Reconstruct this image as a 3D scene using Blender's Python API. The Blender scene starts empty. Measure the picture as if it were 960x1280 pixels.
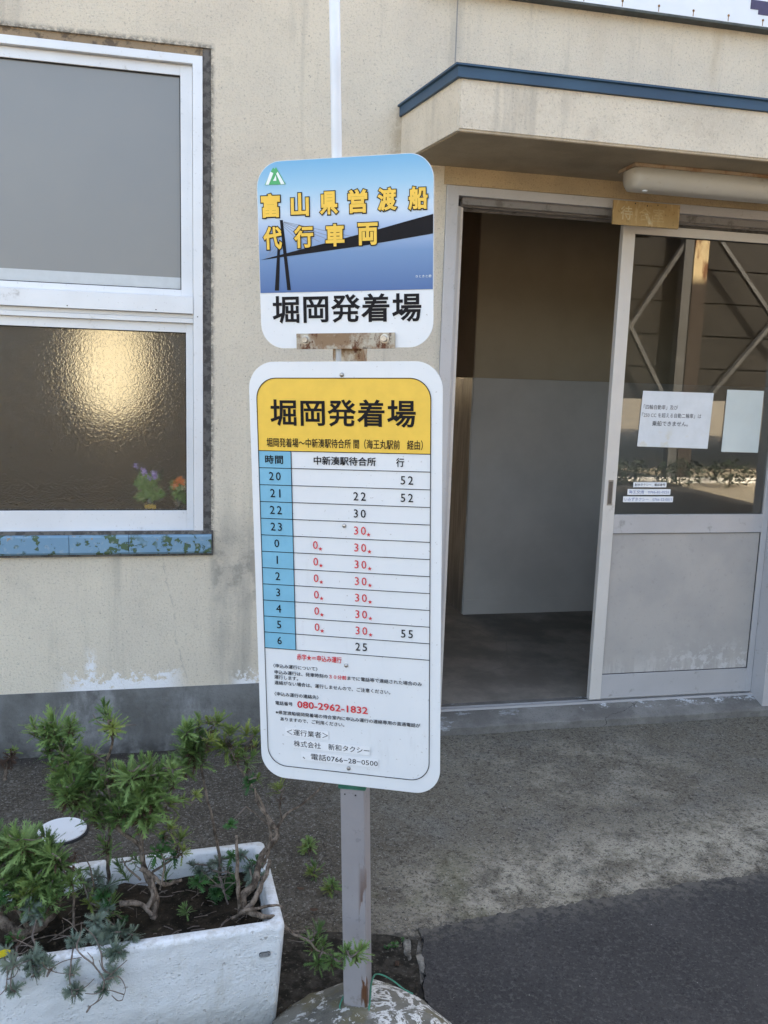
import bpy, bmesh, math, random
from mathutils import Vector, Matrix
from mathutils import noise as mn
random.seed(7)
SC = bpy.context.scene
COL = SC.collection

# ------------------------------------------------------------------ camera
RIGHT = Vector((0.97664666, -0.21246898, 0.03190987))
UPV = Vector((0.00243378, 0.15945127, 0.9872028))
FWD = Vector((0.21483804, 0.96407065, -0.15624465))
CAM = Vector((0.0, -3.2112, 1.45))
FPX = 1060.0
cd = bpy.data.cameras.new("camera"); cam = bpy.data.objects.new("camera", cd); COL.objects.link(cam)
cd.sensor_fit = 'VERTICAL'; cd.sensor_height = 36.0; cd.lens = FPX/1280.0*36.0
cd.clip_start = 0.05; cd.clip_end = 600.0
R3 = Matrix((RIGHT, UPV, -FWD)).transposed()
cam.matrix_world = Matrix.Translation(CAM) @ R3.to_4x4()
SC.camera = cam

# ------------------------------------------------------------------ light
SUN_EL, SUN_AZ = math.radians(42), math.radians(20)     # azimuth from +Y (behind the building) towards +X
world = bpy.data.worlds.new("World"); SC.world = world; world.use_nodes = True
wn = world.node_tree.nodes; wl = world.node_tree.links
sky = wn.new('ShaderNodeTexSky'); sky.sky_type = 'NISHITA'; sky.sun_disc = False
sky.sun_elevation = SUN_EL; sky.sun_rotation = SUN_AZ; sky.air_density = 1.0; sky.dust_density = 5.0; sky.ozone_density = 1.0
wn['Background'].inputs[1].default_value = 0.15
wl.new(sky.outputs[0], wn['Background'].inputs[0])
sd = bpy.data.lights.new("sun", 'SUN'); sd.energy = 3.5; sd.angle = math.radians(0.5); sd.color = (1.0, 0.93, 0.82)
sun = bpy.data.objects.new("sun", sd); COL.objects.link(sun)
sdir = Vector((math.sin(SUN_AZ)*math.cos(SUN_EL), math.cos(SUN_AZ)*math.cos(SUN_EL), math.sin(SUN_EL)))
sun.rotation_euler = sdir.to_track_quat('Z', 'Y').to_euler(); sun.location = (0, 20, 20)
SC.view_settings.view_transform = 'Standard'; SC.view_settings.look = 'None'
SC.view_settings.exposure = 2.75; SC.view_settings.gamma = 1.0
SC.view_settings.use_curve_mapping = False
SC.view_settings.use_white_balance = True; SC.view_settings.white_balance_temperature = 7700; SC.view_settings.white_balance_tint = 10   # camera balanced for open shade

# ------------------------------------------------------------------ placing helpers
def pray(px, py):
    return RIGHT*((px-480)/FPX) + UPV*(-(py-640)/FPX) + FWD
def at(px, py, Y):
    r = pray(px, py); return CAM + r*((Y-CAM.y)/r.y)
def on(px, py, Z=0.0):
    r = pray(px, py); return CAM + r*((Z-CAM.z)/r.z)

# ------------------------------------------------------------------ material helpers
class G:
    """small builder for procedural materials"""
    def __init__(s, name):
        s.m = bpy.data.materials.new(name); s.m.use_nodes = True
        s.t = s.m.node_tree; s.n = s.t.nodes; s.l = s.t.links
        s.b = s.n['Principled BSDF']; s.tc = s.n.new('ShaderNodeTexCoord'); s.vec = s.tc.outputs['Object']
        sx = s.n.new('ShaderNodeSeparateXYZ'); s.l.new(s.vec, sx.inputs[0]); s.X, s.Y, s.Z = sx.outputs
    def link(s, v, sock):
        if isinstance(v, (int, float)): sock.default_value = v
        elif isinstance(v, (tuple, list)): sock.default_value = (*v, 1) if len(sock.default_value) == 4 and len(v) == 3 else v
        else: s.l.new(v, sock)
    def math(s, op, a, b=0.0, c=None, clamp=False):
        n = s.n.new('ShaderNodeMath'); n.operation = op; n.use_clamp = clamp
        s.link(a, n.inputs[0]); s.link(b, n.inputs[1])
        if c is not None: s.link(c, n.inputs[2])
        return n.outputs[0]
    def stretch(s, sc, off=(0, 0, 0)):
        n = s.n.new('ShaderNodeMapping'); s.l.new(s.vec, n.inputs[0]); n.inputs['Scale'].default_value = sc; n.inputs['Location'].default_value = off
        return n.outputs[0]
    def noise(s, scale, detail=4, rough=0.6, vec=None, dist=0.0):
        n = s.n.new('ShaderNodeTexNoise'); n.inputs['Scale'].default_value = scale; n.inputs['Detail'].default_value = detail
        n.inputs['Roughness'].default_value = rough; n.inputs['Distortion'].default_value = dist
        s.l.new(vec or s.vec, n.inputs['Vector']); return n.outputs['Fac']
    def voro(s, scale, feature='F1', vec=None):
        n = s.n.new('ShaderNodeTexVoronoi'); n.inputs['Scale'].default_value = scale; n.feature = feature
        s.l.new(vec or s.vec, n.inputs['Vector']); return n.outputs['Distance']
    def step(s, v, lo, hi):
        n = s.n.new('ShaderNodeMapRange'); n.interpolation_type = 'SMOOTHSTEP'; n.clamp = True
        s.link(v, n.inputs[0])
        if lo <= hi:
            n.inputs[1].default_value = lo; n.inputs[2].default_value = hi; n.inputs[3].default_value = 0; n.inputs[4].default_value = 1
        else:
            n.inputs[1].default_value = hi; n.inputs[2].default_value = lo; n.inputs[3].default_value = 1; n.inputs[4].default_value = 0
        return n.outputs[0]
    def band(s, v, lo, hi, soft):
        return s.mul(s.step(v, lo-soft, lo+soft), s.step(v, hi+soft, hi-soft))
    def mul(s, *a):
        r = a[0]
        for x in a[1:]: r = s.math('MULTIPLY', r, x)
        return r
    def add(s, a, b): return s.math('ADD', a, b)
    def mix(s, f, a, b, mode='MIX'):
        n = s.n.new('ShaderNodeMix'); n.data_type = 'RGBA'; n.blend_type = mode
        s.link(f, n.inputs[0]); s.link(a, n.inputs[6]); s.link(b, n.inputs[7]); return n.outputs[2]
    def mixf(s, f, a, b):
        n = s.n.new('ShaderNodeMix'); n.data_type = 'FLOAT'
        s.link(f, n.inputs[0]); s.link(a, n.inputs[2]); s.link(b, n.inputs[3]); return n.outputs[0]
    def bump(s, h, dist=0.002, strength=1.0):
        n = s.n.new('ShaderNodeBump'); n.inputs['Distance'].default_value = dist; n.inputs['Strength'].default_value = strength
        s.link(h, n.inputs['Height']); s.l.new(n.outputs[0], s.b.inputs['Normal']); return n.outputs[0]
    def out(s, col, rough=0.8, metal=0.0, spec=0.5):
        s.link(col, s.b.inputs['Base Color']); s.link(rough, s.b.inputs['Roughness'])
        s.link(metal, s.b.inputs['Metallic']); s.b.inputs['Specular IOR Level'].default_value = spec
        return s.m

def plain(name, col, rough=0.7, var=0.12, scale=30, metal=0.0, bump=0.0, spec=0.5):
    g = G(name); n = g.noise(scale, 5)
    c = g.mix(g.step(n, .3, .7), tuple(x*(1-var) for x in col), tuple(min(1, x*(1+var)) for x in col))
    if bump: g.bump(g.noise(scale*3, 4), bump)
    return g.out(c, rough, metal, spec)

def dirty(name, col, dirt, rough=0.5, metal=0.0, amount=.58, scale=14, bump=0.0):
    g = G(name); n = g.noise(scale, 8, .7)
    f = g.mul(g.step(n, amount, amount+.12), .7)
    f2 = g.mul(g.step(g.noise(scale*9, 3), .62, .72), .35)
    c = g.mix(f, col, dirt); c = g.mix(f2, c, dirt)
    c = g.mix(g.mul(g.step(g.noise(3, 3), .35, .7), .18), c, dirt)
    g.bump(g.noise(scale*8, 3), bump or 0.0002)
    return g.out(c, g.mixf(f, rough, min(1, rough+.3)), metal)

# stucco wall
g = G("stucco_wall")
base = g.mix(g.step(g.noise(1.6, 5, .6), .35, .68), (.76, .68, .555), (.67, .60, .50))
base = g.mix(g.mul(g.step(g.noise(7, 6, .7), .5, .75), .25), base, (.43, .40, .34))
fine = g.noise(125, 5, .75); grain = g.noise(190, 3, .7)
base = g.mix(g.mul(g.step(fine, .53, .66), .55), base, (.30, .265, .21))
base = g.mix(g.mul(g.step(grain, .53, .64), .50), base, (.78, .73, .62))
base = g.mix(g.mul(g.step(g.noise(75, 4, .7, None), .62, .68), .5), base, (.24, .215, .18))
spk = g.voro(38); spk2 = g.noise(9, 3)
base = g.mix(g.mul(g.step(spk, .10, .05), g.step(spk2, .52, .60), .6), base, (.17, .15, .13))
# vertical rain streaks
st = g.noise(9, 5, .65, g.stretch((1.0, 1.0, .07)))
base = g.mix(g.mul(g.step(st, .53, .72), .38), base, (.33, .31, .27))
# grey smear right of the window and down to the plinth
sm = g.mul(g.band(g.X, .065, .20, .05), g.step(g.Z, 1.35, .55), g.step(g.noise(6, 5, .6, g.stretch((1, 1, .25))), .38, .66))
base = g.mix(g.mul(sm, .62), base, (.24, .235, .22))
sm = g.mul(g.band(g.X, .052, .30, .02), g.band(g.Z, .60, .84, .08), g.step(g.noise(12, 6), .44, .6))
base = g.mix(g.mul(sm, .5), base, (.20, .195, .18))
# soot round the window edge
ed = g.mul(g.band(g.X, -2.2, .060, .008), g.band(g.Z, .77, 2.568, .010), g.step(g.noise(60, 5, .7), .34, .58))
base = g.mix(g.mul(ed, .75), base, (.13, .12, .105))
# white salt bloom above the plinth
hz = g.add(g.noise(34, 7, .72), g.mul(g.math('SUBTRACT', .262, g.Z), 3.4))
hz = g.add(hz, g.mul(g.math('SUBTRACT', g.noise(7, 3), .5), .55))
wb = g.mul(g.band(g.X, -.48, -.08, .06), g.step(hz, .36, .42))
wb2 = g.mul(g.band(g.X, -.41, -.375, .012), g.step(g.Z, .44, .33), g.step(g.noise(45, 6, .75), .46, .5))
wb3 = g.mul(g.band(g.X, .14, .30, .03), g.step(hz, .38, .45))
w = g.math('MAXIMUM', g.math('MAXIMUM', wb, wb2), wb3)
base = g.mix(g.mul(w, .95), base, (.90, .90, .91))
# hairline crack running down from the sill
cx = g.add(g.X, g.mul(g.math('SUBTRACT', g.noise(5, 8, .7), .5), .10))
cl = g.math('ADD', cx, g.mul(g.Z, .16))
cr = g.mul(g.band(cl, -.008, -.004, .003), g.band(g.Z, .26, .78, .03))
base = g.mix(g.mul(cr, g.step(g.noise(20, 4), .35, .6), .42), base, (.20, .195, .19))
# joint above the canopy with bluish run-off
jn = g.mul(g.band(g.X, .926, .931, .002), g.step(g.Z, 2.44, 2.46))
js = g.mul(g.band(g.X, .88, 1.02, .05), g.step(g.Z, 2.40, 2.50), g.step(g.noise(6, 5, .7, g.stretch((1, 1, .15))), .42, .7))
base = g.mix(g.mul(js, .45), base, (.36, .37, .36)); base = g.mix(g.mul(jn, .8), base, (.20, .22, .24))
# dark line where the canopy meets the wall, brown run-off beneath its blue edge
cb = g.mul(g.band(g.X, .70, .78, .03), g.band(g.Z, 2.1, 2.44, .05), g.step(g.noise(20, 5), .35, .6))
base = g.mix(g.mul(cb, .5), base, (.30, .22, .13))
cs = g.mul(g.band(g.X, 1.55, 2.2, .15), g.step(g.Z, 2.3, 2.7), g.step(g.noise(3.3, 4, .6, g.stretch((1, 1, .3))), .5, .66))
base = g.mix(g.mul(cs, .45), base, (.42, .32, .19))
g.bump(g.add(g.noise(120, 5, .75), g.mul(g.noise(260, 2), .4)), .0075, 1.0)
M_WALL = g.out(base, .92, 0, .2)

g = G("canopy_stucco")
base = g.mix(g.step(g.noise(3, 5, .6), .35, .68), (.75, .67, .55), (.64, .575, .475))
base = g.mix(g.mul(g.step(g.noise(125, 5, .75), .53, .66), .5), base, (.32, .275, .22))
base = g.mix(g.mul(g.step(g.noise(190, 3, .7), .53, .64), .45), base, (.78, .72, .61))
base = g.mix(g.mul(g.step(g.noise(10, 6, .7), .5, .75), .3), base, (.45, .36, .27))
base = g.mix(g.mul(g.step(g.noise(9, 5, .65, g.stretch((1, 1, .08))), .55, .7), .35), base, (.33, .30, .26))
g.bump(g.noise(120, 5, .75), .007, 1.0)
M_CANOPY = g.out(base, .92, 0, .2)
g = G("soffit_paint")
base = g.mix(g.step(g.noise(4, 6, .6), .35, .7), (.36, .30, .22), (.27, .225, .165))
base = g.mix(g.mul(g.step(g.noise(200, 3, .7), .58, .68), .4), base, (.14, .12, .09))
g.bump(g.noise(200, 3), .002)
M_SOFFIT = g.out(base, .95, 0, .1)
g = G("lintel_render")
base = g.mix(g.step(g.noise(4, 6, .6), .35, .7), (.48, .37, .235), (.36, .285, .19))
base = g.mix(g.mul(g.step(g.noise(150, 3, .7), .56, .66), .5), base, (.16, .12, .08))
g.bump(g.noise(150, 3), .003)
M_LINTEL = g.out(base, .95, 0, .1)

# plinth concrete
g = G("plinth_concrete")
base = g.mix(g.step(g.noise(2.4, 6, .65), .36, .66), (.115, .115, .11), (.21, .215, .215))
base = g.mix(g.mul(g.step(g.noise(5, 6, .7, g.stretch((1, 1, .6), (3, 0, 0))), .48, .66), g.band(g.X, -.5, .12, .1), .55), base, (.33, .34, .345))
base = g.mix(g.mul(g.step(g.Z, .07, .0), g.step(g.noise(14, 6), .30, .6), .85), base, (.045, .043, .04))
base = g.mix(g.mul(g.step(g.noise(14, 6, .7, g.stretch((1, 1, .5))), .5, .7), .5), base, (.075, .072, .07))
base = g.mix(g.mul(g.step(g.noise(260, 3), .58, .68), .5), base, (.05, .05, .05))
g.bump(g.add(g.noise(70, 5), g.mul(g.noise(12, 4), 1.5)), .003)
M_PLINTH = g.out(base, .93, 0, .2)

# weathered concrete apron
g = G("apron_concrete")
n1 = g.noise(1.3, 7, .62); n2 = g.noise(5, 8, .72); n3 = g.noise(95, 4, .75)
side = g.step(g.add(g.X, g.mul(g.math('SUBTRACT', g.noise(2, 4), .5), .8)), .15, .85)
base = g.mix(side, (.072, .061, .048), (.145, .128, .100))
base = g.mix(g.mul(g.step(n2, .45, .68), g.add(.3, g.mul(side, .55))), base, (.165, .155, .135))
lo = g.math('SUBTRACT', g.Y, g.mul(g.X, .12))
fr = g.mul(g.band(lo, -1.40, -1.00, .14), g.step(g.X, .35, .75), g.step(g.noise(9, 8, .75), .38, .60))
base = g.mix(g.mul(fr, .85), base, (.40, .365, .295))
fr2 = g.mul(g.band(g.X, 1.0, 1.9, .25), g.band(g.Y, -.75, -.12, .2), g.step(g.noise(6, 8, .75), .45, .62))
base = g.mix(g.mul(fr2, .55), base, (.34, .31, .25))
n3b = g.noise(42, 6, .8)
base = g.mix(g.mul(g.step(n3, .50, .66), .50), base, (.27, .26, .235))
base = g.mix(g.mul(g.step(n3b, .53, .66), .55), base, (.19, .18, .16))
base = g.mix(g.mul(g.step(g.noise(60, 6, .8), .52, .62), .70), base, (.030, .027, .024))
base = g.mix(g.mul(g.step(g.noise(150, 4, .7), .53, .63), .65), base, (.020, .018, .016))
base = g.mix(g.mul(g.step(g.voro(120), .16, .06), g.step(g.noise(30, 3), .5, .6), .8), base, (.42, .41, .38))
base = g.mix(g.mul(g.step(g.noise(3, 6, .6, g.stretch((1.2, 1, 1), (5, 2, 0))), .52, .66), g.band(g.Y, -1.6, -.9, .15), .35), base, (.10, .10, .045))
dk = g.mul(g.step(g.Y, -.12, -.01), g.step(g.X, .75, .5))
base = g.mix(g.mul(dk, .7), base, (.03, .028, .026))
base = g.mix(g.mul(g.step(g.voro(95), .20, .12), g.step(g.noise(26, 4), .42, .58), .75), base, (.36, .35, .32))
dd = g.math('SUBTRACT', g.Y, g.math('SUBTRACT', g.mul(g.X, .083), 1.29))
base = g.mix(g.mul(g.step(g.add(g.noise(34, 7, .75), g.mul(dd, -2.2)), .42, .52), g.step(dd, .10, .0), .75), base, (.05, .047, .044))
# scratches
sc_ = g.step(g.noise(6, 8, .8, g.stretch((1, 7, 1))), .60, .66)
base = g.mix(g.mul(sc_, side, .4), base, (.035, .033, .03))
g.bump(g.add(g.add(g.noise(110, 5, .75), g.mul(n2, 2.0)), g.mul(g.noise(300, 2), .5)), .005, 1.0)
M_APRON = g.out(base, .96, 0, .1)

g = G("asphalt")
base = g.mix(g.step(g.noise(3, 5), .3, .7), (.048, .046, .046), (.066, .063, .062))
base = g.mix(g.mul(g.step(g.noise(210, 3, .7), .54, .66), .5), base, (.095, .093, .095))
base = g.mix(g.mul(g.step(g.voro(150), .14, .07), g.step(g.noise(50, 3), .55, .63), .85), base, (.30, .29, .28))
base = g.mix(g.mul(g.step(g.noise(180, 3), .56, .66), .6), base, (.018, .018, .019))
base = g.mix(g.mul(g.step(g.noise(85, 4, .7), .52, .64), .5), base, (.125, .120, .115))
base = g.mix(g.mul(g.step(g.noise(70, 5, .75, g.stretch((1, 1, 1), (3, 9, 0))), .55, .66), .6), base, (.022, .022, .023))
base = g.mix(g.mul(g.step(g.noise(1.6, 6, .7), .5, .7), .35), base, (.07, .068, .066))
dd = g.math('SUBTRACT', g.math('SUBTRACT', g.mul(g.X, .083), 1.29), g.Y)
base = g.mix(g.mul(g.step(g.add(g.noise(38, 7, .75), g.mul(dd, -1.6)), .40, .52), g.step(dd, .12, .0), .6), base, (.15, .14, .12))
g.bump(g.add(g.noise(110, 5, .75), g.mul(g.noise(30, 4), .6)), .008, 1.0)
M_ASPH = g.out(base, .92, 0, .15)

g = G("sunlit_yard_concrete")
base = g.mix(g.step(g.noise(.5, 5), .3, .7), (.34, .30, .235), (.27, .24, .19))
M_YARD = g.out(base, .95, 0, .2)

M_ALU = dirty("window_aluminium", (.66, .68, .71), (.36, .35, .34), .42, .15, .60, 12)
M_ALU2 = dirty("door_aluminium", (.47, .465, .48), (.27, .26, .25), .42, .25, .58, 16)
M_ALU3 = dirty("door_stile_aluminium", (.62, .595, .57), (.38, .35, .31), .42, .2, .60, 10)
M_RAILDK = dirty("door_track_metal", (.22, .21, .21), (.10, .09, .08), .5, .3, .5, 16)
M_DARKGAP = plain("rubber_gasket", (.02, .02, .022), .8)
M_MORTAR = dirty("crumbling_mortar", (.16, .15, .14), (.045, .042, .04), .95, 0, .45, 40, .004)
M_BROWNCAULK = dirty("brown_caulk", (.30, .22, .14), (.06, .05, .045), .9, 0, .5, 30, .003)

g = G("door_lower_panel")
base = g.mix(g.step(g.noise(5, 5, .6), .3, .7), (.40, .375, .355), (.345, .33, .32))
sc_ = g.mul(g.step(g.Z, .36, .20), g.step(g.noise(22, 7, .75), .50, .58), g.step(g.X, 1.8, 2.25))
base = g.mix(g.mul(sc_, .55), base, (.62, .62, .62))
base = g.mix(g.mul(g.step(g.Z, .28, .18), g.step(g.noise(16, 5, .7, g.stretch((1, 1, .15))), .5, .6), .4), base, (.58, .57, .55))
base = g.mix(g.mul(g.step(g.noise(60, 4), .6, .68), .25), base, (.25, .24, .23))
g.bump(g.noise(240, 2), .0004)
M_PANEL = g.out(base, .55, .1)

g = G("blue_painted_metal")
base = g.mix(g.step(g.noise(4, 5), .3, .7), (.018, .055, .105), (.026, .075, .135))
base = g.mix(g.mul(g.step(g.noise(20, 6, .7), .60, .68), .5), base, (.03, .05, .07))
M_BLUE = g.out(base, .5, 0)
g = G("flaking_blue_sill_paint")
base = g.mix(g.step(g.noise(5, 5), .3, .7), (.125, .245, .355), (.155, .28, .38))
fk = g.mul(g.step(g.noise(26, 6, .62), .545, .565), g.step(g.noise(6, 3), .40, .50))
base = g.mix(fk, base, (.055, .10, .05))
base = g.mix(g.mul(g.step(g.noise(30, 5, .6, g.stretch((1, 1, 1), (3, 1, 1))), .66, .69)), base, (.30, .20, .12))
base = g.mix(g.mul(g.step(g.noise(60, 4), .60, .66), .4), base, (.30, .36, .40))
g.bump(g.math('SUBTRACT', 1.0, fk), .002)
M_SILL = g.out(base, .6, 0)

g = G("rusty_painted_steel")
n = g.noise(22, 8, .7); n2 = g.noise(60, 6, .7)
base = g.mix(g.step(n, .40, .56), (.44, .39, .31), (.24, .15, .085))
base = g.mix(g.step(g.noise(30, 8, .72, g.stretch((1, 1, .6), (4, 4, 1))), .53, .60), base, (.11, .035, .012))
base = g.mix(g.mul(g.step(n2, .6, .66), .7), base, (.045, .02, .01))
g.bump(n2, .001); M_RUST = g.out(base, .75, 0)

g = G("grey_painted_post")
base = g.mix(g.step(g.noise(6, 5), .3, .7), (.29, .275, .285), (.25, .235, .245))
base = g.mix(g.mul(g.step(g.noise(50, 4), .60, .66), .35), base, (.15, .14, .15))
rs = g.mul(g.step(g.X, .008, .018), g.step(g.Z, .42, .20), g.step(g.noise(24, 7, .6, g.stretch((2.4, 1, .35))), .49, .53))
base = g.mix(rs, base, (.10, .04, .018))
base = g.mix(g.mul(g.step(g.Z, .06, .0), g.step(g.noise(40, 4), .45, .6), .6), base, (.12, .09, .07))
g.bump(g.noise(40, 4), .0008); M_POST = g.out(base, .45, .1)

g = G("white_enamel_plate")
base = g.mix(g.step(g.noise(5, 5), .35, .7), (.69, .715, .74), (.66, .685, .715))
base = g.mix(g.mul(g.step(g.noise(17, 6, .7, g.stretch((1, 1, .25))), .56, .70), .22), base, (.48, .49, .50))
base = g.mix(g.mul(g.step(g.noise(140, 3), .68, .72), .5), base, (.25, .22, .19))
base = g.mix(g.mul(g.step(g.noise(6, 7, .7, g.stretch((9, 1, .6), (2, 0, 0))), .66, .69), .25), base, (.45, .45, .44))
g.bump(g.noise(3, 3), .001)
M_PLATE = g.out(base, .34, 0)
M_PIPE = plain("white_plastic_pole", (.66, .69, .73), .4, .06, 8)
M_BLACK = plain("black_print", (.010, .009, .011), .6, .1, 30, 0, 0, .15)
M_YEL = plain("yellow_print", (.82, .50, .055), .45, .05)
M_YEL2 = plain("yellow_heading_print", (.80, .50, .065), .45, .04)
M_RED = plain("red_print", (.62, .035, .045), .45, .08)
M_CYAN = plain("light_blue_column_print", (.155, .42, .58), .45, .04)
M_STICK = plain("white_sticker", (.72, .735, .76), .5, .03)
M_GREENP = plain("green_emblem_print", (.04, .38, .13), .45, .05)
M_WHITEP = plain("white_print", (.74, .80, .80), .45, .03)
M_CABLE = plain("grey_cable_print", (.20, .22, .27), .45, .03)
M_STEEL = plain("bolt_steel", (.42, .39, .35), .35, .25, 60, .7)
M_SCREW = plain("screw_steel", (.40, .38, .36), .3, .2, 60, .8)
M_WIRE = plain("green_wire", (.02, .16, .10), .5, .2, 40)

g = G("bridge_picture_print")          # printed sky and sea, a flat print on the plate
cr = g.n.new('ShaderNodeValToRGB'); g.l.new(g.math('MULTIPLY', g.math('SUBTRACT', g.Z, 1.515), 1/.24), cr.inputs[0])
e = cr.color_ramp.elements
e[0].position = 0; e[0].color = (  .034, .110, .30, 1); e[1].position = 1; e[1].color = (.105, .36, .60, 1)
for p, c in ((.30, (.12, .235, .43)), (.46, (.30, .41, .61)), (.60, (.50, .61, .72)), (.80, (.26, .49, .66))):
    q = e.new(p); q.color = (*c, 1)
M_PICT = g.out(cr.outputs[0], .38)

def glass_mat(name, tint, f=2.0, rough=0.0):
    m = bpy.data.materials.new(name); m.use_nodes = True; n = m.node_tree.nodes; l = m.node_tree.links; n.clear()
    o = n.new('ShaderNodeOutputMaterial'); mx = n.new('ShaderNodeMixShader'); tr = n.new('ShaderNodeBsdfTransparent'); gl = n.new('ShaderNodeBsdfGlossy')
    fr = n.new('ShaderNodeFresnel'); fr.inputs[0].default_value = 1.5; mu = n.new('ShaderNodeMath'); mu.operation = 'MULTIPLY'; mu.use_clamp = True; mu.inputs[1].default_value = f
    tr.inputs[0].default_value = (*tint, 1); gl.inputs['Roughness'].default_value = rough
    l.new(fr.outputs[0], mu.inputs[0]); l.new(mu.outputs[0], mx.inputs[0]); l.new(tr.outputs[0], mx.inputs[1]); l.new(gl.outputs[0], mx.inputs[2]); l.new(mx.outputs[0], o.inputs[0])
    return m
M_GLASS = glass_mat("door_glass", (.80, .82, .82), 1.7)
# frosted upper window glass
g = G("frosted_glass")
base = g.mix(g.step(g.noise(2, 3), .3, .7), (.125, .130, .135), (.14, .142, .142))
g.bump(g.noise(500, 2), .0003)
g.b.inputs['IOR'].default_value = 1.6
M_FROST = g.out(base, .38, 0, .9)
# patterned lower window glass: rough refraction plus reflection
g = G("patterned_glass")
nz = g.add(g.noise(95, 2, .5, None, 1.2), g.mul(g.noise(230, 2), .25))
bn = g.bump(nz, .0050, 1.0)
g.n.remove(g.b)
gl = g.n.new('ShaderNodeBsdfGlass'); gl.inputs['Roughness'].default_value = .27; gl.inputs['IOR'].default_value = 1.45; gl.inputs['Color'].default_value = (.95, .90, .84, 1)
g.l.new(bn, gl.inputs['Normal']); g.l.new(gl.outputs[0], g.n['Material Output'].inputs[0])
M_PATT = g.m
g = G("glass_inner_face"); g.n.remove(g.b)
gl = g.n.new('ShaderNodeBsdfGlass'); gl.inputs['Roughness'].default_value = 0.05; gl.inputs['IOR'].default_value = 1.45
g.l.new(gl.outputs[0], g.n['Material Output'].inputs[0]); M_PATT2 = g.m

M_JAR = glass_mat("jar_glass", (.85, .9, .88), 2.5)
M_INTUP = plain("interior_upper_paint", (.39, .315, .225), .9, .06, 3, 0, .001)
g = G("interior_lower_paint")
base = g.mix(g.step(g.noise(3, 5), .3, .7), (.52, .485, .45), (.45, .42, .39))
M_INTLO = g.out(base, .6, 0, .4)
g = G("interior_dark_gloss_paint")
st = g.noise(22, 6, .7, g.stretch((1, 1, .12)))
base = g.mix(g.step(st, .4, .65), (.25, .26, .255), (.50, .515, .50))  # pale vertical streaks in the colour imitate reflections on the gloss paint
g.bump(st, .003); M_INTGL = g.out(base, .28, 0, .7)
M_INTDK = plain('interior_dark_wall', (.30, .235, .17), .9, .1, 3)
M_INTCOR = plain('corridor_brown_paint', (.30, .22, .155), .8, .1, 3)
M_INTROOM = plain("waiting_room_brown_wall", (.30, .26, .21), .9, .1, 3)
g = G("interior_floor")
base = g.mix(g.step(g.noise(3, 6, .65), .35, .65), (.15, .132, .112), (.26, .23, .195))
cr1 = g.voro(1.6, 'DISTANCE_TO_EDGE', None)
base = g.mix(g.mul(g.step(cr1, .006, .0), .5), base, (.15, .135, .12))
base = g.mix(g.mul(g.step(g.noise(80, 4), .58, .66), .3), base, (.14, .12, .10))
g.bump(g.noise(50, 4), .001); M_FLOOR = g.out(base, .75, 0, .35)
g = G("threshold_concrete")
base = g.mix(g.step(g.noise(6, 6, .65), .35, .65), (.115, .108, .10), (.18, .172, .16))
wp = g.mul(g.step(g.noise(26, 7, .75, g.stretch((.6, 1, 1))), .53, .57), g.step(g.Y, .015, .055), g.step(g.X, 1.55, 1.75))
base = g.mix(g.mul(wp, .8), base, (.52, .54, .56))
wp = g.mul(g.step(g.noise(14, 7, .7, g.stretch((.5, 1, 1), (3, 0, 0))), .58, .63), g.step(g.X, 1.6, 1.2))
base = g.mix(g.mul(wp, .5), base, (.34, .36, .38))
ckx = g.math('ABSOLUTE', g.math('SUBTRACT', g.add(g.X, g.mul(g.Y, -2.2)), g.add(1.78, g.mul(g.math('SUBTRACT', g.noise(14, 4), .5), .22))))
base = g.mix(g.mul(g.step(ckx, .004, .001), .85), base, (.03, .028, .025))
base = g.mix(g.mul(g.step(g.noise(150, 3), .57, .65), .4), base, (.07, .065, .06))
g.bump(g.noise(70, 4), .002); M_THRESH = g.out(base, .9, 0, .2)

g = G("foamed_planter_white")
base = g.mix(g.step(g.noise(6, 5, .6), .3, .75), (.66, .69, .72), (.57, .60, .63))
base = g.mix(g.mul(g.step(g.noise(9, 7, .7, g.stretch((1, 1, .5))), .60, .74), .25), base, (.40, .41, .38))
base = g.mix(g.mul(g.step(g.noise(11, 6, .7, g.stretch((1, 1, .22), (5, 1, 2))), .54, .70), .38), base, (.36, .35, .30))
base = g.mix(g.mul(g.step(g.Z, .25, .268), g.step(g.noise(30, 6, .7), .46, .60), .4), base, (.30, .28, .23))
base = g.mix(g.mul(g.step(g.noise(48, 4), .66, .70), .55), base, (.16, .14, .11))
base = g.mix(g.mul(g.step(g.voro(24), .055, .03), g.step(g.noise(5, 3), .5, .6), .6), base, (.18, .17, .15))
bb = g.mul(g.step(g.voro(130), .0, .30), g.step(g.noise(20, 3), .35, .55))
g.bump(g.add(g.mul(g.math('SUBTRACT', 1.0, bb), .55), g.mul(g.noise(80, 5, .65), 1.5)), .0042, .9)
M_PLANTER = g.out(base, .55, 0, .4)
g = G("planter_soil")
base = g.mix(g.step(g.noise(18, 7, .7), .38, .62), (.013, .011, .008), (.042, .033, .024))
base = g.mix(g.mul(g.step(g.noise(90, 5), .62, .68), .6), base, (.14, .11, .08))
base = g.mix(g.mul(g.step(g.noise(8, 5), .58, .66), .5), base, (.02, .035, .012))
g.bump(g.noise(60, 6, .7), .010); M_SOIL = g.out(base, .95, 0, .1)
g = G("mottled_rock_concrete")
base = g.mix(g.step(g.noise(9, 7, .65), .38, .62), (.10, .098, .085), (.175, .165, .14))
base = g.mix(g.mul(g.step(g.noise(10, 6, .6, g.stretch((1, 1, 1), (2, 7, 1))), .52, .62), .5), base, (.13, .11, .045))
rg = g.math('ABSOLUTE', g.math('SUBTRACT', g.noise(16, 6, .7, None, .8), .5))
wp = g.mul(g.step(rg, .045, .015), g.step(g.add(g.X, g.mul(g.noise(12, 3), .1)), .39, .43))
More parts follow.
